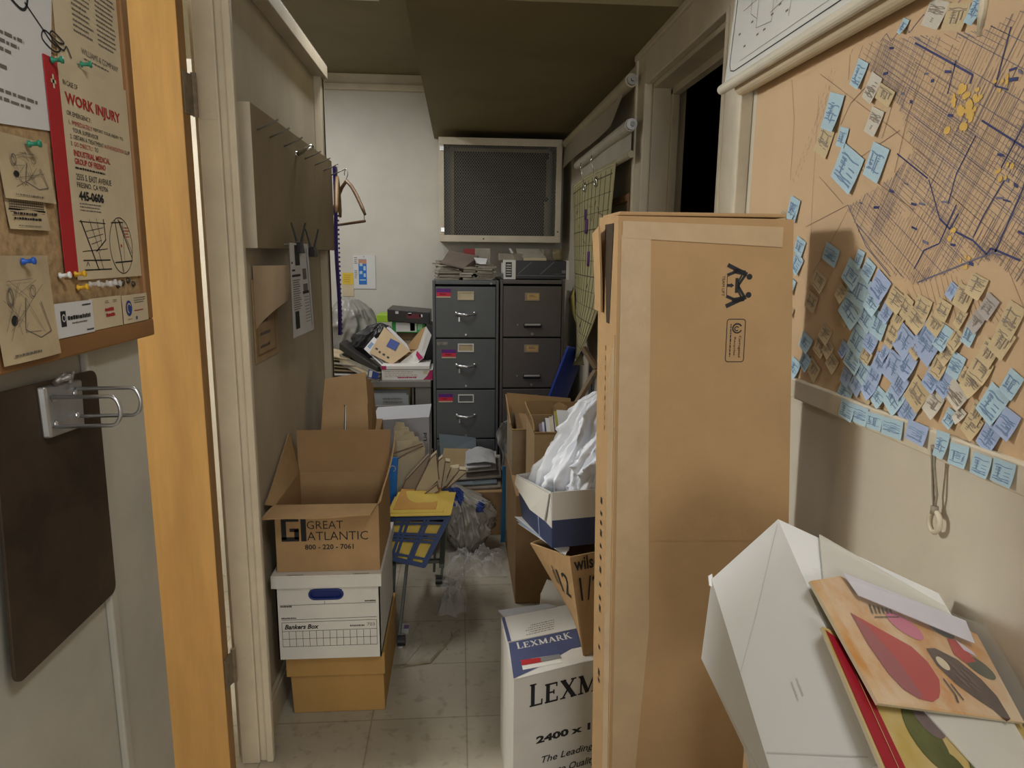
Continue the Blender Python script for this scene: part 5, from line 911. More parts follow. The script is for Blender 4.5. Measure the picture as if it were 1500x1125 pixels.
# recycling mark in a rounded frame
ps = []
for cx, cy, a0 in ((400, 622, -90), (400, 930, 0), (292, 930, 90), (292, 622, 180)):
    for k in range(7): a = math.radians(a0+15*k); ps.append(s(cx+22*math.cos(a), cy+22*math.sin(a)))
m.pline(ps+[ps[0]], .0014, NB, 1); m.ring(s(356, 675), V((.0098, 0, 0)), ZM*.0098, .26, 1, a0=.5, a1=5.9); m.ring(s(352, 678), V((.0048, 0, 0)), ZM*.0048, .4, 1, a0=.5, a1=5.6)
a_ = s(368, 735); m.text('Corrugated', a_, s(368, 915)-a_, s(394, 735)-a_, 1, .01); a_ = s(330, 748); m.text('Recycles', a_, s(330, 900)-a_, s(350, 748)-a_, 1, .01); a_ = s(297, 640); m.scrawl(a_, s(297, 910)-a_, s(310, 640)-a_, 1, 140, 1, .8, ragged=0)
# black print running down the left edge
for k, z in enumerate((.98, .955, .935, .91, .885, .86, .83, .80, .77, .745, .70, .66, .60, .585)):
    p = LB+(LT-LB)*(z/1.558)+D*.55; m.rect(p+V((-.0008, .02, 0)), V((0, -.014, 0)), ZM*(.008 if k % 3 else .013), 1)
for k in range(9): p = LB+(LT-LB)*((1.30-.02*k)/1.558)+D*.55; m.rect(p+V((-.0008, 0, 0)), V((0, -.006, 0)), ZM*.010, 2)
tb = mat('tall_box_cardboard', (.43, .275, .135), .75, .07, 9, .10, 200, spec=.2)
m.line(tp(.345, .885), tp(.70, .878), .0015, NB, 2); m.build('body', [tb, ink, cardin], t, bevel=.006)
m = MB(); e = V((0, -.0012, 0))
pts = [(.398, .0), (.385, .30), (.408, .69), (.400, .90), (.394, 1.05), (.389, 1.30), (.383, 1.52)]
for (xa, za), (xb, zb) in zip(pts, pts[1:]):
    l0, l1 = tp(.324, za)+e, tp(.324, zb)+e; l0.x = LB.x+(LT.x-LB.x)*l0.z/1.551+.006; l1.x = LB.x+(LT.x-LB.x)*l1.z/1.551+.006; m.slab([l0, tp(xa, za)+e, tp(xb, zb)+e, l1], .001)
m.slab([tp(.325, 1.515)+e*1.4, tp(.655, 1.500)+e*1.4, tp(.655, 1.540)+e*1.4, tp(.325, 1.548)+e*1.4], .001)
m.slab([LB+(LT-LB)*.03+V((-.0015, .09, 0)), LB+(LT-LB)*.03+V((-.0013, .008, 0)), LB+(LT-LB)*.86+V((-.0013, .008, 0)), LB+(LT-LB)*.80+V((-.0015, .06, 0))], .001); m.build('tape', tape, t)
m = MB(); m.box(.290, .605, 1.28, 1.425, 1.552, 1.559); m.build('top_flap', tb, t, bevel=.002)
m = MB(); m.grid(lambda a, b: (.2855-.004-.010*(b**1.5), 1.365+.062*a, 1.37+.165*b-.012*a*b), 6, 10); m.build('torn_side_flap', card, t, solid=.004)
m = MB().slab([LT+V((-.0012, .03, -.012)), LT+V((.001, .045, -.20)), LT+V((.001, .075, -.20)), LT+V((-.0022, .10, -.012))], .001); m.build('painted_opening_shade', mat('opening_shade_brown', (.05, .032, .016), .9), t)  # dark patch paints the shade inside the torn opening
# ------------------------------------------------------------------ leaning things behind the tall carton
a_, d_, b_ = V((.585, 3.66, 1.0)), V((-.335, 0, -.94)), V((.124, .176, -.044)); one(MB().slab([a_, a_+d_*1.05, a_+d_*1.05+b_, a_+b_], .012), 'blue_board', blue, 'royal blue board leaning against the brown-grey cabinet', 'board', bevel=.002)
t = thing('chair_arm', 'wooden chair frame leaning by the blue board', 'chair', (.60, 3.35, .5)); cw = mat('drab_wood', (.24, .17, .10), .5, .2, 9)
MB().bar((.535, 3.30, .70), (.672, 3.34, .925), .03, .022).build('arm', cw, t, bevel=.004); MB().bar((.675, 3.34, .93), (.615, 3.40, 1.03), .03, .022).build('upright', cw, t, bevel=.004); MB().bar((.655, 3.36, .90), (.655, 3.36, .45), .09, .012).build('panel', mat('slate_panel', (.10, .10, .115), .6), t, bevel=.002)
# ------------------------------------------------------------------ tilted white box with plastic-sleeved prints, on a carton
one(MB().box(.445, .715, .56, .945, 0, .738), 'cardboard_box', card, 'brown carton under the white tilted box at lower right', 'box', bevel=.004)
A = V((.423, .85, 1.137)); e1 = V((-.0122, -.2736, -.1354)); e2 = V((-.0655, .0504, -.1087)); e3 = V((.877, .181, -.445)); T3 = .325
h1 = e1.normalized(); n2 = -e2.normalized(); wbx = mat('glossy_white_card', (.78, .79, .78), .45, .03, 6, spec=.3); e1 = e1*1.02
t = thing('white_box', 'white folding box tilted on a carton at lower right', 'box', A+e2*.5)
cr = mat('crease_grey', (.62, .62, .61), .6)
m = MB(); a, b, c, d = A, A+e1, A+e1+e2, A+e2
m.slab([d, c, b, a], .002); nn = (c-d).cross(a-d).normalized()
def F(u, v): return A+e1*u+e2*v
m.line(F(.02, .03), F(.30, .62), .0012, nn, 1, .0004); m.line(F(.78, 0.98), F(.97, .10), .0012, nn, 1, .0004); m.line(F(.30, .62), F(.46, .99), .0010, nn, 1, .0004)
m.scrawl(F(.62, .55), e1*.09, e2*-.12, 2, 150, 1, .3)
m.slab([a, b, b+e3*T3, a+e3*T3], .002); m.slab([d, a, a+e3*T3, d+e3*T3], .002); m.slab([b, c, c+e3*T3, b+e3*T3], .002); m.slab([c, d, d+e3*T3, c+e3*T3], .002); m.build('body', [wbx, cr], t)
fv = V((-.0075, .0, -.124)); MB().slab([d, d+fv, V((.356, .756, .872)), V((.352, .66, .80)), c+fv*.7, c], .002).build('hanging_flap', wbx, t)
MB().slab([d+V((.002, .004, .006)), d+V((-.004, .002, .004)), d+V((-.004, -.004, -.008)), d+V((.002, -.006, -.01))], .002).build('tuck_tab', wbx, t)
sleeve = clear('print_sleeve', (.8, .8, .78), .02, .08, .06)
def pp(u, v, o=.0): return A+h1*(u*.72)+e3*(v*.72)+n2*o
# loose plastic cover
m = MB(); m.slab([pp(-.0, .10, .006), pp(.18, .02, .006), pp(.50, .30, .007), pp(.40, .40, .010), pp(.05, .42, .008)], .0015); one(m, 'plastic_sleeve', clear('dusty_sleeve', (.75, .73, .66), .45, .2), 'dusty clear plastic sleeve lying across the white tilted box', 'plastic sleeve')
def book(pts, o, mts, label, art, th=.004):
    m = MB().slab([pp(u, v, o) for u, v in pts], th); m.m = [0, 1]+[1]*len(pts)
    art(m, o+.0006)
    return one(m, 'art_print', mts, label, 'print')
def P_(m, pts, o, mi): m.poly([pp(u, v, o) for u, v in pts], mi)
def E_(m, u, v, ru, rv, rot, o, mi, n=22):
    c, s_ = math.cos(rot), math.sin(rot); m.poly([pp(u+ru*math.cos(2*PI*k/n)*c-rv*math.sin(2*PI*k/n)*s_, v+ru*math.cos(2*PI*k/n)*s_+rv*math.sin(2*PI*k/n)*c, o) for k in range(n)], mi)
artbg = mat('orange_cream_artwork', (.62, .47, .30), .35, .2, 14, col2=(.52, .24, .06), thr=(.38, .66), spec=.5)
artbg2 = mat('ochre_artwork', (.50, .38, .17), .35, .2, 14, col2=(.42, .30, .06), thr=(.35, .6), spec=.5)
ared, apink, agreen, abrown, ablack, acr = mat('heart_red', (.40, .02, .018), .35), mat('petal_pink', (.52, .14, .22), .4), mat('leaf_green', (.06, .07, .04), .4, .3, 20), mat('wing_brown', (.065, .032, .02), .4, .4, 40), blk, cpaper
agreen2 = mat('olive_leaf', (.10, .11, .04), .4, .3, 20); ared2 = mat('crimson_border', (.30, .012, .025), .35); agr = mat('grey_violet_petal', (.16, .12, .12), .4, .3, 20)
def art_low(m, o):
    P_(m, [(.24, -.012), (.45, -.012), (.45, .035), (.255, .028)], o, 2); m.pline([pp(.26, .014, o), pp(.45, .016, o)], .001, n2, 0, .001)
    E_(m, .375, .125, .048, .040, .3, o+.0002, 3); E_(m, .335, .155, .035, .035, .8, o+.0004, 4); E_(m, .42, .165, .030, .022, .2, o+.0004, 3); E_(m, .335, .26, .035, .06, .4, o+.0004, 5); E_(m, .39, .235, .022, .05, .9, o+.0006, 3); E_(m, .31, .20, .02, .03, 1.2, o+.0006, 4)
book([(.235, -.016), (.46, -.018), (.52, .45), (.22, .45)], .004, [artbg2, cpaper, ared2, agreen2, agr, agreen], 'crimson bordered print under the heart print on the white box', art_low)
def heart(u):
    out = []
    for k in range(40):
        a = 2*PI*k/40; x = 16*math.sin(a)**3/16; y = (13*math.cos(a)-5*math.cos(2*a)-2*math.cos(3*a)-math.cos(4*a))/16
        # point up and left, lobes down right
        out.append((.262+.058*(x*.60+(-y)*.62*-1*-.6), .150+.080*(-x*.0+(y)*.85)))
    return out
def art_top(m, o):
    P_(m, [(.195, .055), (.205, .12), (.215, .19), (.235, .215), (.265, .222), (.29, .205), (.305, .19), (.318, .165), (.322, .13), (.315, .10), (.295, .08), (.25, .062)], o+.0002, 2)
    P_(m, [(.195, .055), (.21, .085), (.26, .125), (.315, .145), (.322, .13), (.315, .10), (.295, .08), (.25, .062)], o+.0003, 9)
    E_(m, .170, .205, .022, .045, -.10, o+.0002, 3); E_(m, .135, .322, .018, .04, -.1, o+.0002, 4); E_(m, .195, .385, .020, .042, -.1, o+.0002, 4); P_(m, [(.155, .33), (.15, .37), (.185, .385), (.20, .345), (.19, .32)], o+.0003, 2)
    P_(m, [(.148, .355), (.162, .395), (.172, .40), (.168, .365)], o+.0004, 8)
    P_(m, [(.205, .235), (.195, .265), (.20, .32), (.225, .365), (.25, .385), (.29, .385), (.30, .365), (.285, .345), (.275, .31), (.26, .27), (.235, .24)], o+.0004, 5)
    E_(m, .225, .262, .012, .016, 0, o+.0006, 7); m.pline([pp(.26, .235, o), pp(.285, .245, o), pp(.30, .24, o)], .003, n2, 6, .001); m.pline([pp(.265, .25, o), pp(.29, .262, o)], .003, n2, 6, .001)
    for k in range(6): m.pline([pp(.175-.004*k, .12+.012*k, o), pp(.155-.002*k, .125+.012*k, o)], .003, n2, 4, .0008)
    m.pline([pp(.182, .12, o), pp(.155, .20, o)], .0012, n2, 4, .0009)
    for k in range(10): m.line(pp(.215+.008*(k % 5), .28+.03*(k//5)+.006*(k % 3), o), pp(.225+.008*(k % 5), .30+.03*(k//5)+.006*(k % 3), o), .0022, n2, 10, .0012)
book([(.158, -.016), (.358, .018), (.285, .43), (.105, .46), (.112, .08)], .014, [artbg, acr, ared, apink, agreen, abrown, ablack, cpaper, mat('pale_violet', (.6, .52, .6), .4), mat('dark_rose', (.28, .05, .06), .35), mat('feather_tan', (.16, .09, .06), .5)], 'orange print with a red heart and brown bird, topmost on the white box', art_top)
m = MB().slab([pp(.113, .075, .021), pp(.155, .09, .021), pp(.150, .40, .022), pp(.095, .42, .022)], .001); one(m, 'paper_sheet', [mat('lavender_sheet', (.60, .58, .64), .5)], 'pale lavender sheet edge above the heart print on the white box', 'paper')
m = MB().slab([pp(.145, -.02, .026), pp(.365, .012, .026), pp(.29, .45, .027), pp(.09, .48, .027)], .0006); one(m, 'plastic_sleeve', sleeve, 'clear plastic sleeve covering the heart and bird print', 'plastic sleeve')
# ------------------------------------------------------------------ roll-down wall map with its notes
t = thing('wall_map', 'large tan roll-down city map on the right wall', 'map', (.72, 1.05, 1.18)); XS = .7225
NW = (-1, 0, 0)
def w(d, z): return V((XS, d, z))
m = MB().box(XS, XS+.002, .40, 1.737, 1.212, 1.885)
poly = [(1.327, 1.861), (1.226, 1.85), (1.137, 1.828), (.984, 1.792), (.90, 1.80), (.80, 1.78), (.70, 1.75), (.62, 1.60), (.70, 1.47), (.80, 1.45), (.852, 1.452), (.904, 1.485), (1.059, 1.443), (1.127, 1.457), (1.242, 1.533), (1.283, 1.577), (1.156, 1.615), (1.105, 1.653), (1.161, 1.736)]
def inside(d, z):
    c = False; j = len(poly)-1
    for i in range(len(poly)):
        if (poly[i][1] > z) != (poly[j][1] > z) and d < (poly[j][0]-poly[i][0])*(z-poly[i][1])/(poly[j][1]-poly[i][1])+poly[i][0]: c = not c
        j = i
    return c
R = random.Random(11); ca, sa = .857, .515
def gridlines(step, gate, wd, mi, fs, seed, keep=1.):
    for fam in (0, 1):
        dx, dy = (-ca, -sa) if fam == 0 else (sa, -ca); ox, oy = -dy, dx
        k = -60
        while k*step < 1.0:
            k += 1
            off = k*step+R.uniform(-.15, .15)*step; run = None; q = -.8
            while q < .8:
                d, z = .98+dx*q+ox*off, 1.66+dy*q+oy*off
                ok = inside(d, z) and noise.noise((d*fs, z*fs, seed+fam*5+k*.03)) > gate and R.random() < keep
                if ok and run is None: run = (d, z)
                if (not ok) and run is not None:
                    m.line(w(*run), w(d, z), wd, NW, mi, .0004+.0001*mi); run = None
                q += .007
gridlines(.0075, -.02, .0006, 1, 9, 1.3, .98); gridlines(.0085, .05, .0006, 2, 7, 8.1, .98); gridlines(.030, -.25, .0009, 1, 5, 3.3, .995); gridlines(.0045, .26, .0006, 1, 8, 5.5, .97)
def road(pts, wd, mi): m.pline([w(*p) for p in pts], wd, NW, mi, .0009)
road([(1.132, 1.816), (.991, 1.735), (.995, 1.724)], .0030, 3); road([(.962, 1.669), (.884, 1.624), (.80, 1.575)], .0026, 3); road([(1.148, 1.65), (1.063, 1.602)], .0022, 3); road([(1.025, 1.54), (1.0, 1.524), (.949, 1.506), (.92, 1.487), (.914, 1.495), (.902, 1.492), (.86, 1.479)], .0028, 3)
road([(.992, 1.558), (1.019, 1.503), (1.052, 1.493), (1.071, 1.464)], .0022, 3); road([(1.0, 1.524), (.985, 1.545)], .002, 3); road([(.97, 1.65), (1.0, 1.602), (1.01, 1.56)], .0018, 3); road([(1.03, 1.765), (1.04, 1.72)], .0018, 3); road([(.93, 1.78), (.945, 1.71), (.92, 1.70)], .002, 3); road([(.905, 1.585), (.935, 1.54), (.95, 1.51)], .002, 3); road([(1.06, 1.60), (1.025, 1.54)], .0016, 3); road([(.88, 1.66), (.915, 1.60)], .0018, 3); road([(.86, 1.60), (.905, 1.49)], .0022, 3)
road([(.902, 1.492), (1.059, 1.443)], .0022, 1); road([(1.23, 1.809), (1.255, 1.782), (1.309, 1.76), (1.335, 1.728)], .0014, 2); road([(1.325, 1.85), (1.323, 1.805)], .001, 2); road([(1.556, 1.86), (1.529, 1.771), (1.525, 1.646)], .001, 2); road([(1.432, 1.841), (1.17, 1.694), (1.05, 1.62)], .0010, 2); road([(1.338, 1.693), (1.233, 1.627), (1.088, 1.556)], .0014, 2); road([(1.147, 1.687), (1.252, 1.66), (1.233, 1.627)], .0014, 2); road([(1.165, 1.759), (1.196, 1.682)], .0012, 2); road([(1.113, 1.75), (1.133, 1.694), (1.15, 1.62)], .0014, 2); road([(1.283, 1.577), (1.438, 1.543)], .0014, 2); road([(1.30, 1.58), (1.40, 1.64)], .0010, 2); road([(1.28, 1.57), (1.34, 1.50), (1.39, 1.45)], .0010, 2); road([(1.283, 1.577), (1.21, 1.50), (1.13, 1.45)], .0014, 1); road([(1.24, 1.53), (1.19, 1.49), (1.135, 1.457)], .001, 1); road([(1.43, 1.80), (1.42, 1.60), (1.41, 1.5)], .0009, 2)
for k in range(26): d = 1.19-.012*k; m.line(w(d, 1.44-.02*math.sin(k*.3)), w(d-.035, 1.395), .0006, NW, 2)
for k in range(10): d = .88-.018*k; m.line(w(d, 1.47), w(d-.05, 1.40), .0006, NW, 2)
road([(1.23+.012*math.sin(k)*0-.016*k, 1.845+.010*math.sin(k*2.1)) for k in range(20)], .0011, 1)
for k in range(45):
    q = k/45; d, z = 1.51-.03*math.sin(q*2)+.012*math.sin(k*2.2)-.10*q, 1.64+.20*q; m.line(w(d, z), w(d-.004, z+.006), .0008, NW, 2)
for c_, n_, s_ in (((1.007, 1.713), 9, .017), ((1.007, 1.682), 12, .021), ((.909, 1.594), 6, .012), ((.933, 1.711), 5, .012), ((.985, 1.519), 5, .012), ((.96, 1.475), 4, .010), ((.97, 1.70), 6, .016)):
    for k in range(n_): m.ell(w(c_[0]+R.uniform(-s_, s_)*1.2, c_[1]+R.uniform(-s_, s_)*.9), V((0, -s_*R.uniform(.2, .42), 0)), V((0, 0, s_*R.uniform(.2, .36))), 4, 7, .0010+.00003*k)
for k in range(60): d, z = R.uniform(.7, 1.3), R.uniform(1.45, 1.85); inside(d, z) and m.rect(w(d, z), V((0, -R.uniform(.006, .016), R.uniform(-.006, 0))), V((0, 0, R.uniform(.002, .005))), R.choice((1, 3)), .0011)
m.build('map_sheet', [mapt, mapd, mapk, maph, mapy], t)
m = MB(); m.box(.712, .728, .40, 1.60, 1.184, 1.226); m.build('bottom_rail', trimp, t, bevel=.003)
for k in range(0): pass
m = MB(); m.tube([(.690, .38, 1.887), (.690, 1.752, 1.887)], .020, 20); m.tube([(.690, 1.752, 1.887), (.690, 1.762, 1.887)], .006, 10); m.build('roller', mat('cream_roller_cloth', (.58, .48, .33), .6, .08, 8), t, smooth=False)
m = MB()
for k, dy in enumerate((.004, -.003)): m.tube([(.7095, .960+dy, 1.205), (.7115, .958+dy*.6, 1.175), (.7165, .953+dy*1.2, 1.13), (.717, .951, 1.105)], .0021, 7)
m.tube([(.714, .960, 1.2), (.708, .960, 1.2)], .003, 8); m.tube([(.717, .951, 1.112), (.717, .951, 1.100)], .0055, 8); m.build('pull_cord', mat('dirty_cord', (.30, .26, .19), .8, .2, 60), t, smooth=True)
pts = [(.718, .949+.011*math.cos(a), 1.088+.016*math.sin(a)) for a in [2*PI*k/24 for k in range(25)]]
MB().tube(pts, .0042, 8, 0, False).build('pull_ring', mat('ivory_plastic', (.60, .53, .40), .4), t, smooth=True)
# notes: a few sketched patterns, copied
TONE = {'B': (noteB, 'pale blue'), 'P': (noteP, 'lavender blue'), 'C': (noteC, 'cream'), 'W': (noteW, 'off-white'), 'G': (noteG, 'greyish')}
def note_mesh(c, var):
    R = random.Random(hash_(c)+var*17); m = MB(); lift = .05+.13*(var % 3)/2
    def fx(a, b): return -(.03+lift*(1-b)**2*(.5+.8*a))*.035
    m.grid(lambda a, b: (fx(a, b), .5-a, b-.5), 6, 6); ink_ = 1
    for k in range(5):
        if R.random() < .55:
            b0 = R.uniform(.12, .88); m.grid(lambda a, b: (fx(.1+.8*a, b0)-.0008, .5-(.1+.8*a), b0-.5+.035*b-.02*math.sin(a*9+k)), 6, 1, 1)
        else:
            a0 = R.uniform(.15, .8); l = R.uniform(.2, .6); b1 = R.uniform(.15, .4); m.grid(lambda a, b: (fx(a0, b1+l*b)-.0008, .5-(a0+.05*a), b1+l*b-.5), 1, 4, 1)
    for k in range(3):
        a0, b0, s_ = R.uniform(.15, .6), R.uniform(.2, .6), R.uniform(.12, .3)
        for q in range(3): m.grid(lambda a, b: (fx(a0+s_*a, b0+s_*q/2)-.0008, .5-(a0+s_*a), b0+s_*q/2-.5+.03*b), 3, 1, 1)
    me = m.build('tmp', [TONE[c][0], noteI if c in 'BP' else noteK]); d = me.data; bpy.data.objects.remove(me); return d
def hash_(c): return ord(c)*31
NM = {c: [note_mesh(c, v) for v in range(5)] for c in TONE}  # note places and sizes below worked out from image pixels, then baked
NOTES = [(1.498,1.583,0.03,0.04,'B'),(1.536,1.573,0.024,0.015,'C'),(1.453,1.503,0.035,0.028,'B'),(1.458,1.468,0.035,0.032,'B'),(1.472,1.419,0.022,0.025,'B'),(1.466,1.364,0.018,0.014,'C'),(1.43,1.247,0.034,0.031,'B'),(1.324,1.486,0.047,0.029,'B'),(1.36,1.434,0.043,0.027,'C'),(1.383,1.392,0.038,0.03,'C'),(1.389,1.307,0.039,0.027,'B'),(1.385,1.268,0.032,0.027,'B'),(1.318,1.333,0.035,0.026,'C'),(1.333,1.304,0.036,0.026,'C'),(1.351,1.256,0.037,0.03,'C'),(1.301,1.305,0.028,0.025,'C'),(1.281,1.281,0.033,0.025,'C'),(1.224,1.478,0.02,0.027,'B'),(1.243,1.451,0.046,0.036,'B'),(1.219,1.424,0.06,0.045,'B'),(1.194,1.459,0.029,0.029,'B'),(1.154,1.432,0.04,0.037,'P'),(1.167,1.406,0.036,0.031,'B'),(1.272,1.415,0.027,0.025,'C'),(1.235,1.386,0.056,0.039,'B'),(1.184,1.375,0.037,0.032,'B'),(1.256,1.375,0.032,0.028,'C'),(1.105,1.412,0.037,0.027,'C'),(1.127,1.39,0.025,0.025,'P'),(1.078,1.404,0.023,0.029,'C'),(1.038,1.405,0.032,0.028,'C'),(1.145,1.367,0.035,0.036,'B'),(1.094,1.383,0.024,0.024,'C'),(1.103,1.36,0.024,0.022,'C'),(1.049,1.385,0.037,0.023,'C'),(0.99,1.405,0.026,0.024,'C'),(0.977,1.434,0.016,0.019,'P'),(0.951,1.426,0.03,0.028,'C'),(0.928,1.443,0.029,0.025,'C'),(0.901,1.417,0.022,0.026,'G'),(0.951,1.396,0.015,0.023,'C'),(1.004,1.382,0.03,0.02,'C'),(0.92,1.394,0.02,0.022,'G'),(1.203,1.333,0.044,0.041,'B'),(1.164,1.335,0.032,0.026,'P'),(1.109,1.345,0.021,0.019,'C'),(1.072,1.348,0.038,0.037,'P'),(1.017,1.353,0.048,0.045,'P'),(0.983,1.365,0.026,0.031,'B'),(0.955,1.364,0.021,0.026,'C'),(0.93,1.375,0.02,0.025,'B'),(1.17,1.313,0.027,0.026,'C'),(1.12,1.323,0.017,0.022,'P'),(1.04,1.338,0.022,0.02,'C'),(0.971,1.341,0.019,0.024,'C'),(1.247,1.312,0.021,0.024,'P'),(1.211,1.299,0.044,0.035,'B'),(1.131,1.303,0.03,0.025,'P'),(1.093,1.303,0.036,0.04,'P'),(1.056,1.31,0.03,0.033,'P'),(0.984,1.32,0.026,0.026,'C'),(0.949,1.328,0.024,0.03,'B'),(1.178,1.281,0.042,0.034,'B'),(1.143,1.278,0.031,0.022,'P'),(0.89,1.355,0.026,0.028,'C'),(0.869,1.372,0.028,0.032,'C'),(0.901,1.33,0.033,0.026,'C'),(0.86,1.402,0.027,0.038,'C'),(0.924,1.314,0.023,0.02,'C'),(1.229,1.262,0.027,0.026,'P'),(1.194,1.253,0.031,0.025,'P'),(1.152,1.256,0.029,0.027,'P'),(1.16,1.24,0.029,0.018,'C'),(1.123,1.246,0.027,0.026,'B'),(1.071,1.276,0.029,0.034,'P'),(1.079,1.253,0.038,0.037,'B'),(1.026,1.27,0.038,0.038,'C'),(0.995,1.298,0.028,0.026,'P'),(0.967,1.297,0.027,0.028,'P'),(0.985,1.263,0.028,0.031,'W'),(0.94,1.287,0.035,0.025,'W'),(0.911,1.31,0.027,0.029,'C'),(0.927,1.259,0.015,0.017,'W'),(0.946,1.25,0.019,0.022,'B'),(0.897,1.27,0.02,0.026,'C'),(0.902,1.25,0.026,0.028,'C'),(0.87,1.288,0.033,0.039,'B'),(0.843,1.32,0.023,0.029,'B'),(0.841,1.268,0.028,0.031,'P'),(0.867,1.243,0.027,0.032,'P'),(1.043,1.24,0.035,0.033,'P'),(1.227,1.231,0.038,0.032,'B'),(1.284,1.806,0.032,0.037,'B'),(1.237,1.772,0.033,0.036,'W'),(1.197,1.752,0.045,0.021,'C'),(1.364,1.756,0.048,0.055,'B'),(1.389,1.708,0.049,0.048,'C'),(1.322,1.703,0.028,0.029,'B'),(1.221,1.713,0.035,0.035,'W'),(1.294,1.644,0.073,0.056,'B'),(1.203,1.643,0.046,0.048,'B'),(1.495,1.582,0.04,0.039,'B'),(1.545,1.57,0.023,0.018,'C'),(1.164,1.85,0.016,0.018,'B'),(0.997,1.823,0.023,0.032,'B'),(1.086,1.844,0.042,0.031,'W'),(1.039,1.825,0.043,0.03,'C'),(1.198,1.206,0.041,0.028,'B'),(1.157,1.206,0.041,0.027,'B'),(1.113,1.205,0.038,0.023,'B'),(1.063,1.206,0.047,0.025,'B'),(1.001,1.214,0.041,0.026,'P'),(0.943,1.211,0.024,0.032,'B'),(0.907,1.205,0.032,0.026,'B'),(0.863,1.204,0.029,0.025,'B'),(0.824,1.206,0.032,0.026,'B')]
zone = lambda i: 0 if i < 92 else 1 if i < 107 else 2
WH = ('low on the wall map', 'high on the wall map', 'on the rail below')
order = {}
for zn in (0, 1, 2):
    for c in TONE:
        ids = [i for i, q in enumerate(NOTES) if zone(i) == zn and q[4] == c]; ids.sort(key=lambda i: -NOTES[i][0])
        for k, i in enumerate(ids): order[i] = (k, len(ids))
R = random.Random(77)
for i, (d, z, wd, hh, c) in enumerate(NOTES):
    zn = zone(i); o = bpy.data.objects.new('paper_note', NM[c][R.randrange(5)]); C.objects.link(o)
    k, n = order[i]; nm = TONE[c][1]
    lab = 'only %s note %s' % (nm, WH[zn]) if n == 1 else '%s note %s, %s %s one from left' % (nm, WH[zn], ORD[k], nm)
    tag(o, lab, 'note', 'paper notes '+WH[zn])
    o.location = (XS-.0012-.0002*(i % 6) if zn < 2 else .7108, d, z); o.scale = (1, wd*1.18, hh*1.2); o.rotation_euler = ((.42+R.uniform(-.12, .12), 0, 0) if zn < 2 else (R.uniform(-.08, .08), 0, 0))
# ------------------------------------------------------------------ roll-down drawing in front of the map
t = thing('roll_down_drawing', 'white roll-down plan drawing hanging above the tan map', 'drawing', (.66, 1.3, 1.885))
m = MB(); dl = lambda z: 1.752+(2.081-z)*.23
m.add([(.660, .40, 1.895), (.660, dl(1.895), 1.895), (.662, dl(2.30), 2.36), (.662, .40, 2.36), (.6615, .40, 1.895), (.6615, dl(1.895), 1.895), (.6635, dl(2.30), 2.36), (.6635, .40, 2.36)], [(0, 3, 2, 1), (4, 5, 6, 7), (0, 1, 5, 4), (1, 2, 6, 5), (2, 3, 7, 6), (3, 0, 4, 7)])
dr = lambda d, z: V((.6600+.0043*(z-1.895), d, z))
m.pline([dr(.5, 1.918), dr(1.735, 1.918), dr(1.757, 1.924), dr(1.765, 1.94), dr(1.745, 2.05), dr(1.72, 2.2)], .0026, NW, 1); m.pline([dr(.5, 1.932), dr(1.70, 1.932)], .0008, NW, 1)
for p in ([(1.64, 2.20), (1.655, 2.02), (1.62, 2.0)], [(1.70, 2.04), (1.42, 2.04), (1.40, 2.2)], [(1.60, 2.18), (1.62, 1.98), (1.54, 1.97), (1.53, 2.1)], [(1.50, 2.2), (1.52, 2.0)], [(1.55, 1.99), (1.42, 2.0), (1.41, 2.12)], [(1.46, 1.955), (1.44, 2.03)], [(1.38, 2.1), (1.36, 1.96), (1.2, 1.95)], [(1.3, 2.05), (1.1, 2.0)], [(1.30, 1.94), (1.29, 2.02)]): m.pline([dr(*q) for q in p], .0012, NW, 2)
for k in range(8): R = random.Random(k); m.rect(dr(1.72-.035*k, 1.95+R.uniform(0, .05)), V((0, -.012, 0)), V((0, 0, .004)), 2)
m.build('drawing_sheet', [mat('drawing_paper', (.58, .57, .53), .6, .04, 5), ink, inkg], t)
m = MB(); m.tube([(.657, .38, 1.890), (.657, 1.803, 1.890)], .0115, 14); m.build('bottom_stick', mat('cream_stick', (.60, .55, .44), .5, .06, 8), t)
m = MB(); m.tube([(.690, .38, 2.36), (.690, 1.80, 2.36)], .024, 16); m.build('roller', mat('cream_roller_cloth', (.6, .5, .3)), t)
m = MB(); m.tube([(.664, .905, 1.905), (.664, .905, 1.86), (.663, .906, 1.82), (.663, .907, 1.785), (.663, .908, 1.76)], [.0035, .0035, .005, .0055, .0025], 7); m.tube([(.664, .900, 1.90), (.663, .900, 1.82), (.663, .904, 1.77)], .0025, 6); m.build('pull_cord', mat('pale_cord', (.55, .47, .34), .8, .2, 60), t, smooth=True)
# ------------------------------------------------------------------ rolled maps at the far end of the right wall
rc = mat('aged_roller_cloth', (.50, .44, .31), .6, .12, 8); t = thing('roll_down_map', 'upper rolled map with a short pale sheet at the far right wall', 'map', (.68, 3.65, 2.03))
m = MB(); m.tube([(.672, 2.83, 2.150), (.672, 4.50, 2.165)], .026, 16); m.build('roller', rc, t)
m = MB(); m.tube([(.672, 2.815, 2.150), (.672, 2.832, 2.150)], .020, 14); m.tube([(.672, 2.80, 2.150), (.672, 2.816, 2.150)], .008, 10); m.build('end_cap', gunm, t)
m = MB(); m.grid(lambda a, b: (.668-.012*(1-b)+.006*math.sin(a*7), 2.93+.20*(1-b)*(1-a)+1.62*a-.0*b, 2.028-.01*a+(.11+.01*a)*b), 20, 6); m.build('map_sheet', mat('pale_map_back', (.46, .43, .35), .65, .1, 5), t, solid=.0012)
t = thing('roll_down_map', 'lower rolled map holding a hanging yellow-green street map by rings', 'map', (.66, 3.4, .9))
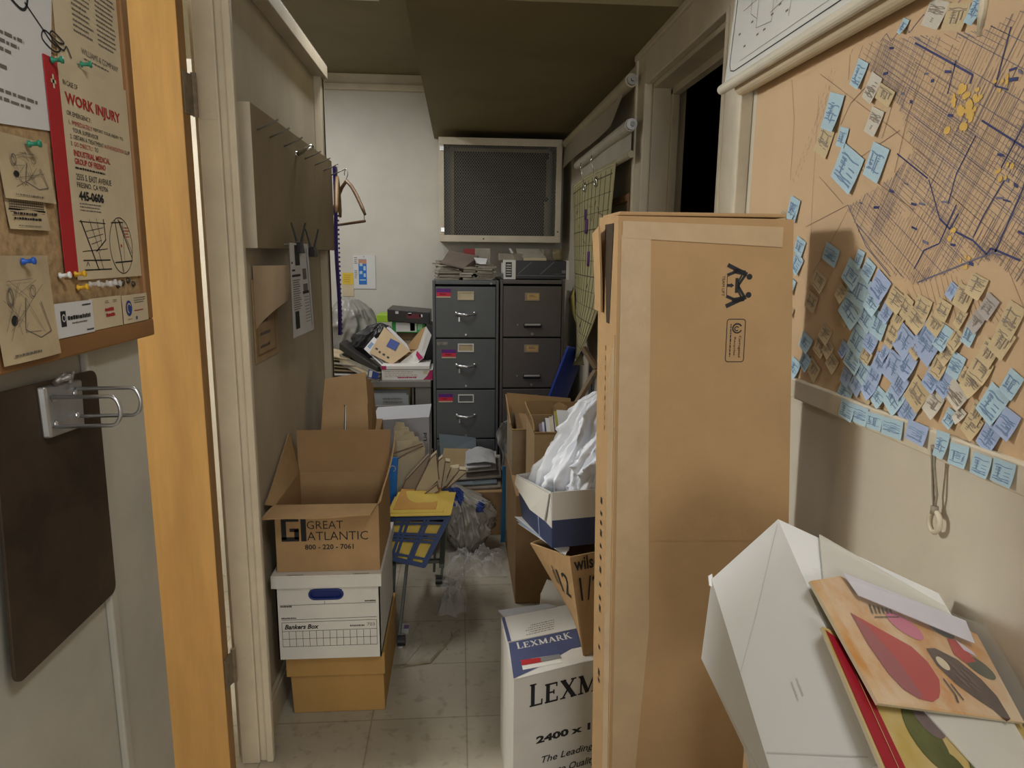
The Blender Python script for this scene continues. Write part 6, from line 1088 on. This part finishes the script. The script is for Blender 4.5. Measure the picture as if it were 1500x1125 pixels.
m = MB(); m.tube([(.662, 2.775, 1.975), (.668, 4.02, 1.975)], .024, 16); m.build('roller', mat('white_roller_cloth', (.58, .55, .46), .55, .08, 8), t)
m = MB(); m.tube([(.662, 2.755, 1.975), (.662, 2.777, 1.975)], .021, 14); m.tube([(.662, 2.742, 1.975), (.662, 2.756, 1.975)], .009, 10, 1); m.build('end_cap', [steel, gunm], t)
m = MB(); m.grid(lambda a, b: (.672-.006*math.sin(a*5), 2.80+1.15*a, 1.872+.10*b), 14, 4); m.build('upper_sheet', mat('pale_map_back', (.46, .43, .35)), t, solid=.0012)
m = MB(); m.tube([(.668, 2.775, 1.868), (.674, 4.0, 1.868)], .014, 14); m.build('lower_stick', rc, t)
mg_ = mat('yellow_green_map', (.47, .43, .23), .6, .12, 4); ml = mat('map_olive_line', (.13, .12, .07), .7)
def hm(a, b):
    z = 1.872-.985*b; dn = 2.98+.07*min(1, b/.5)+(max(0, b-.5)/.5)**1.6*.68; df = 4.10-.10*b-.26*max(0, (b-.75)/.25)**1.3
    bulge = -.02*math.sin(a*PI)-.035*b*(1-a)+.05*b*a*0
    return V((.655+bulge+.03*b*a, dn+(df-dn)*a, z))
m = MB(); m.grid(lambda a, b: hm(a, b), 24, 30)
def hl(pts, wd, mi):
    for (a0, b0), (a1, b1) in zip(pts, pts[1:]):
        for k in range(6): p, q = hm(a0+(a1-a0)*k/6, b0+(b1-b0)*k/6), hm(a0+(a1-a0)*(k+1)/6, b0+(b1-b0)*(k+1)/6); m.line(p, q, wd, NW, mi, .002)
R = random.Random(4)
for k in range(12): hl([(.03, .05+.075*k), (.97, .05+.075*k)], .0016 if k % 3 else .004, 1)
for k in range(12): hl([(.05+.08*k, .03), (.05+.08*k, .95)], .0016 if k % 4 else .0035, 1)
for k in range(26): a, b = R.uniform(.1, .9), R.uniform(.1, .8); hl([(a, b), (a+R.uniform(-.08, .08), b+R.uniform(-.04, .04))], .003, 3)
for a0, b0, da, db in ((.42, .22, .07, .07), (.34, .38, .05, .07), (.47, .17, .04, .05)): m.grid(lambda a, b: hm(a0+da*a, b0+db*b)+V((-.004, 0, 0)), 3, 3, 2)
hl([(.01, .015), (.99, .015)], .008, 4)
m.build('hanging_map', [mg_, ml, mat('purple_patch', (.13, .03, .20), .5), mat('rose_line', (.30, .14, .14), .6), cpaper], t, smooth=True, solid=.0015)
m = MB().slab([hm(1, .58)+V((-.006, .02, 0)), hm(1, .66)+V((-.03, .06, 0)), hm(.98, .78)+V((-.006, 0, 0)), hm(.86, .64)+V((-.012, 0, .03))], .001); m.build('curled_corner', mat('khaki_map_back', (.40, .33, .10), .6), t)
for a in (.28, .52):
    p = hm(a, .06); pts = [p+V((-.006, .022*math.cos(q), .020*math.sin(q))) for q in [2*PI*k/18 for k in range(19)]]; m = MB(); m.tube(pts, .004, 6, 0, False); m.tube([p+V((-.012, 0, .02)), p+V((-.03, 0, .10)), p+V((-.025, .02, .12))], .0022, 6); m.build('hanging_ring', chrome, t, smooth=True)
m = MB(); m.box(.700, .728, 2.915, 2.945, 1.30, 1.735); m.box(.700, .728, 2.945, 3.25, 1.705, 1.735); one(m, 'picture_frame', mat('frame_brown', (.26, .14, .06), .5, .2, 9), 'narrow brown wooden frame on the wall behind the hanging map', 'picture frame', bevel=.003)
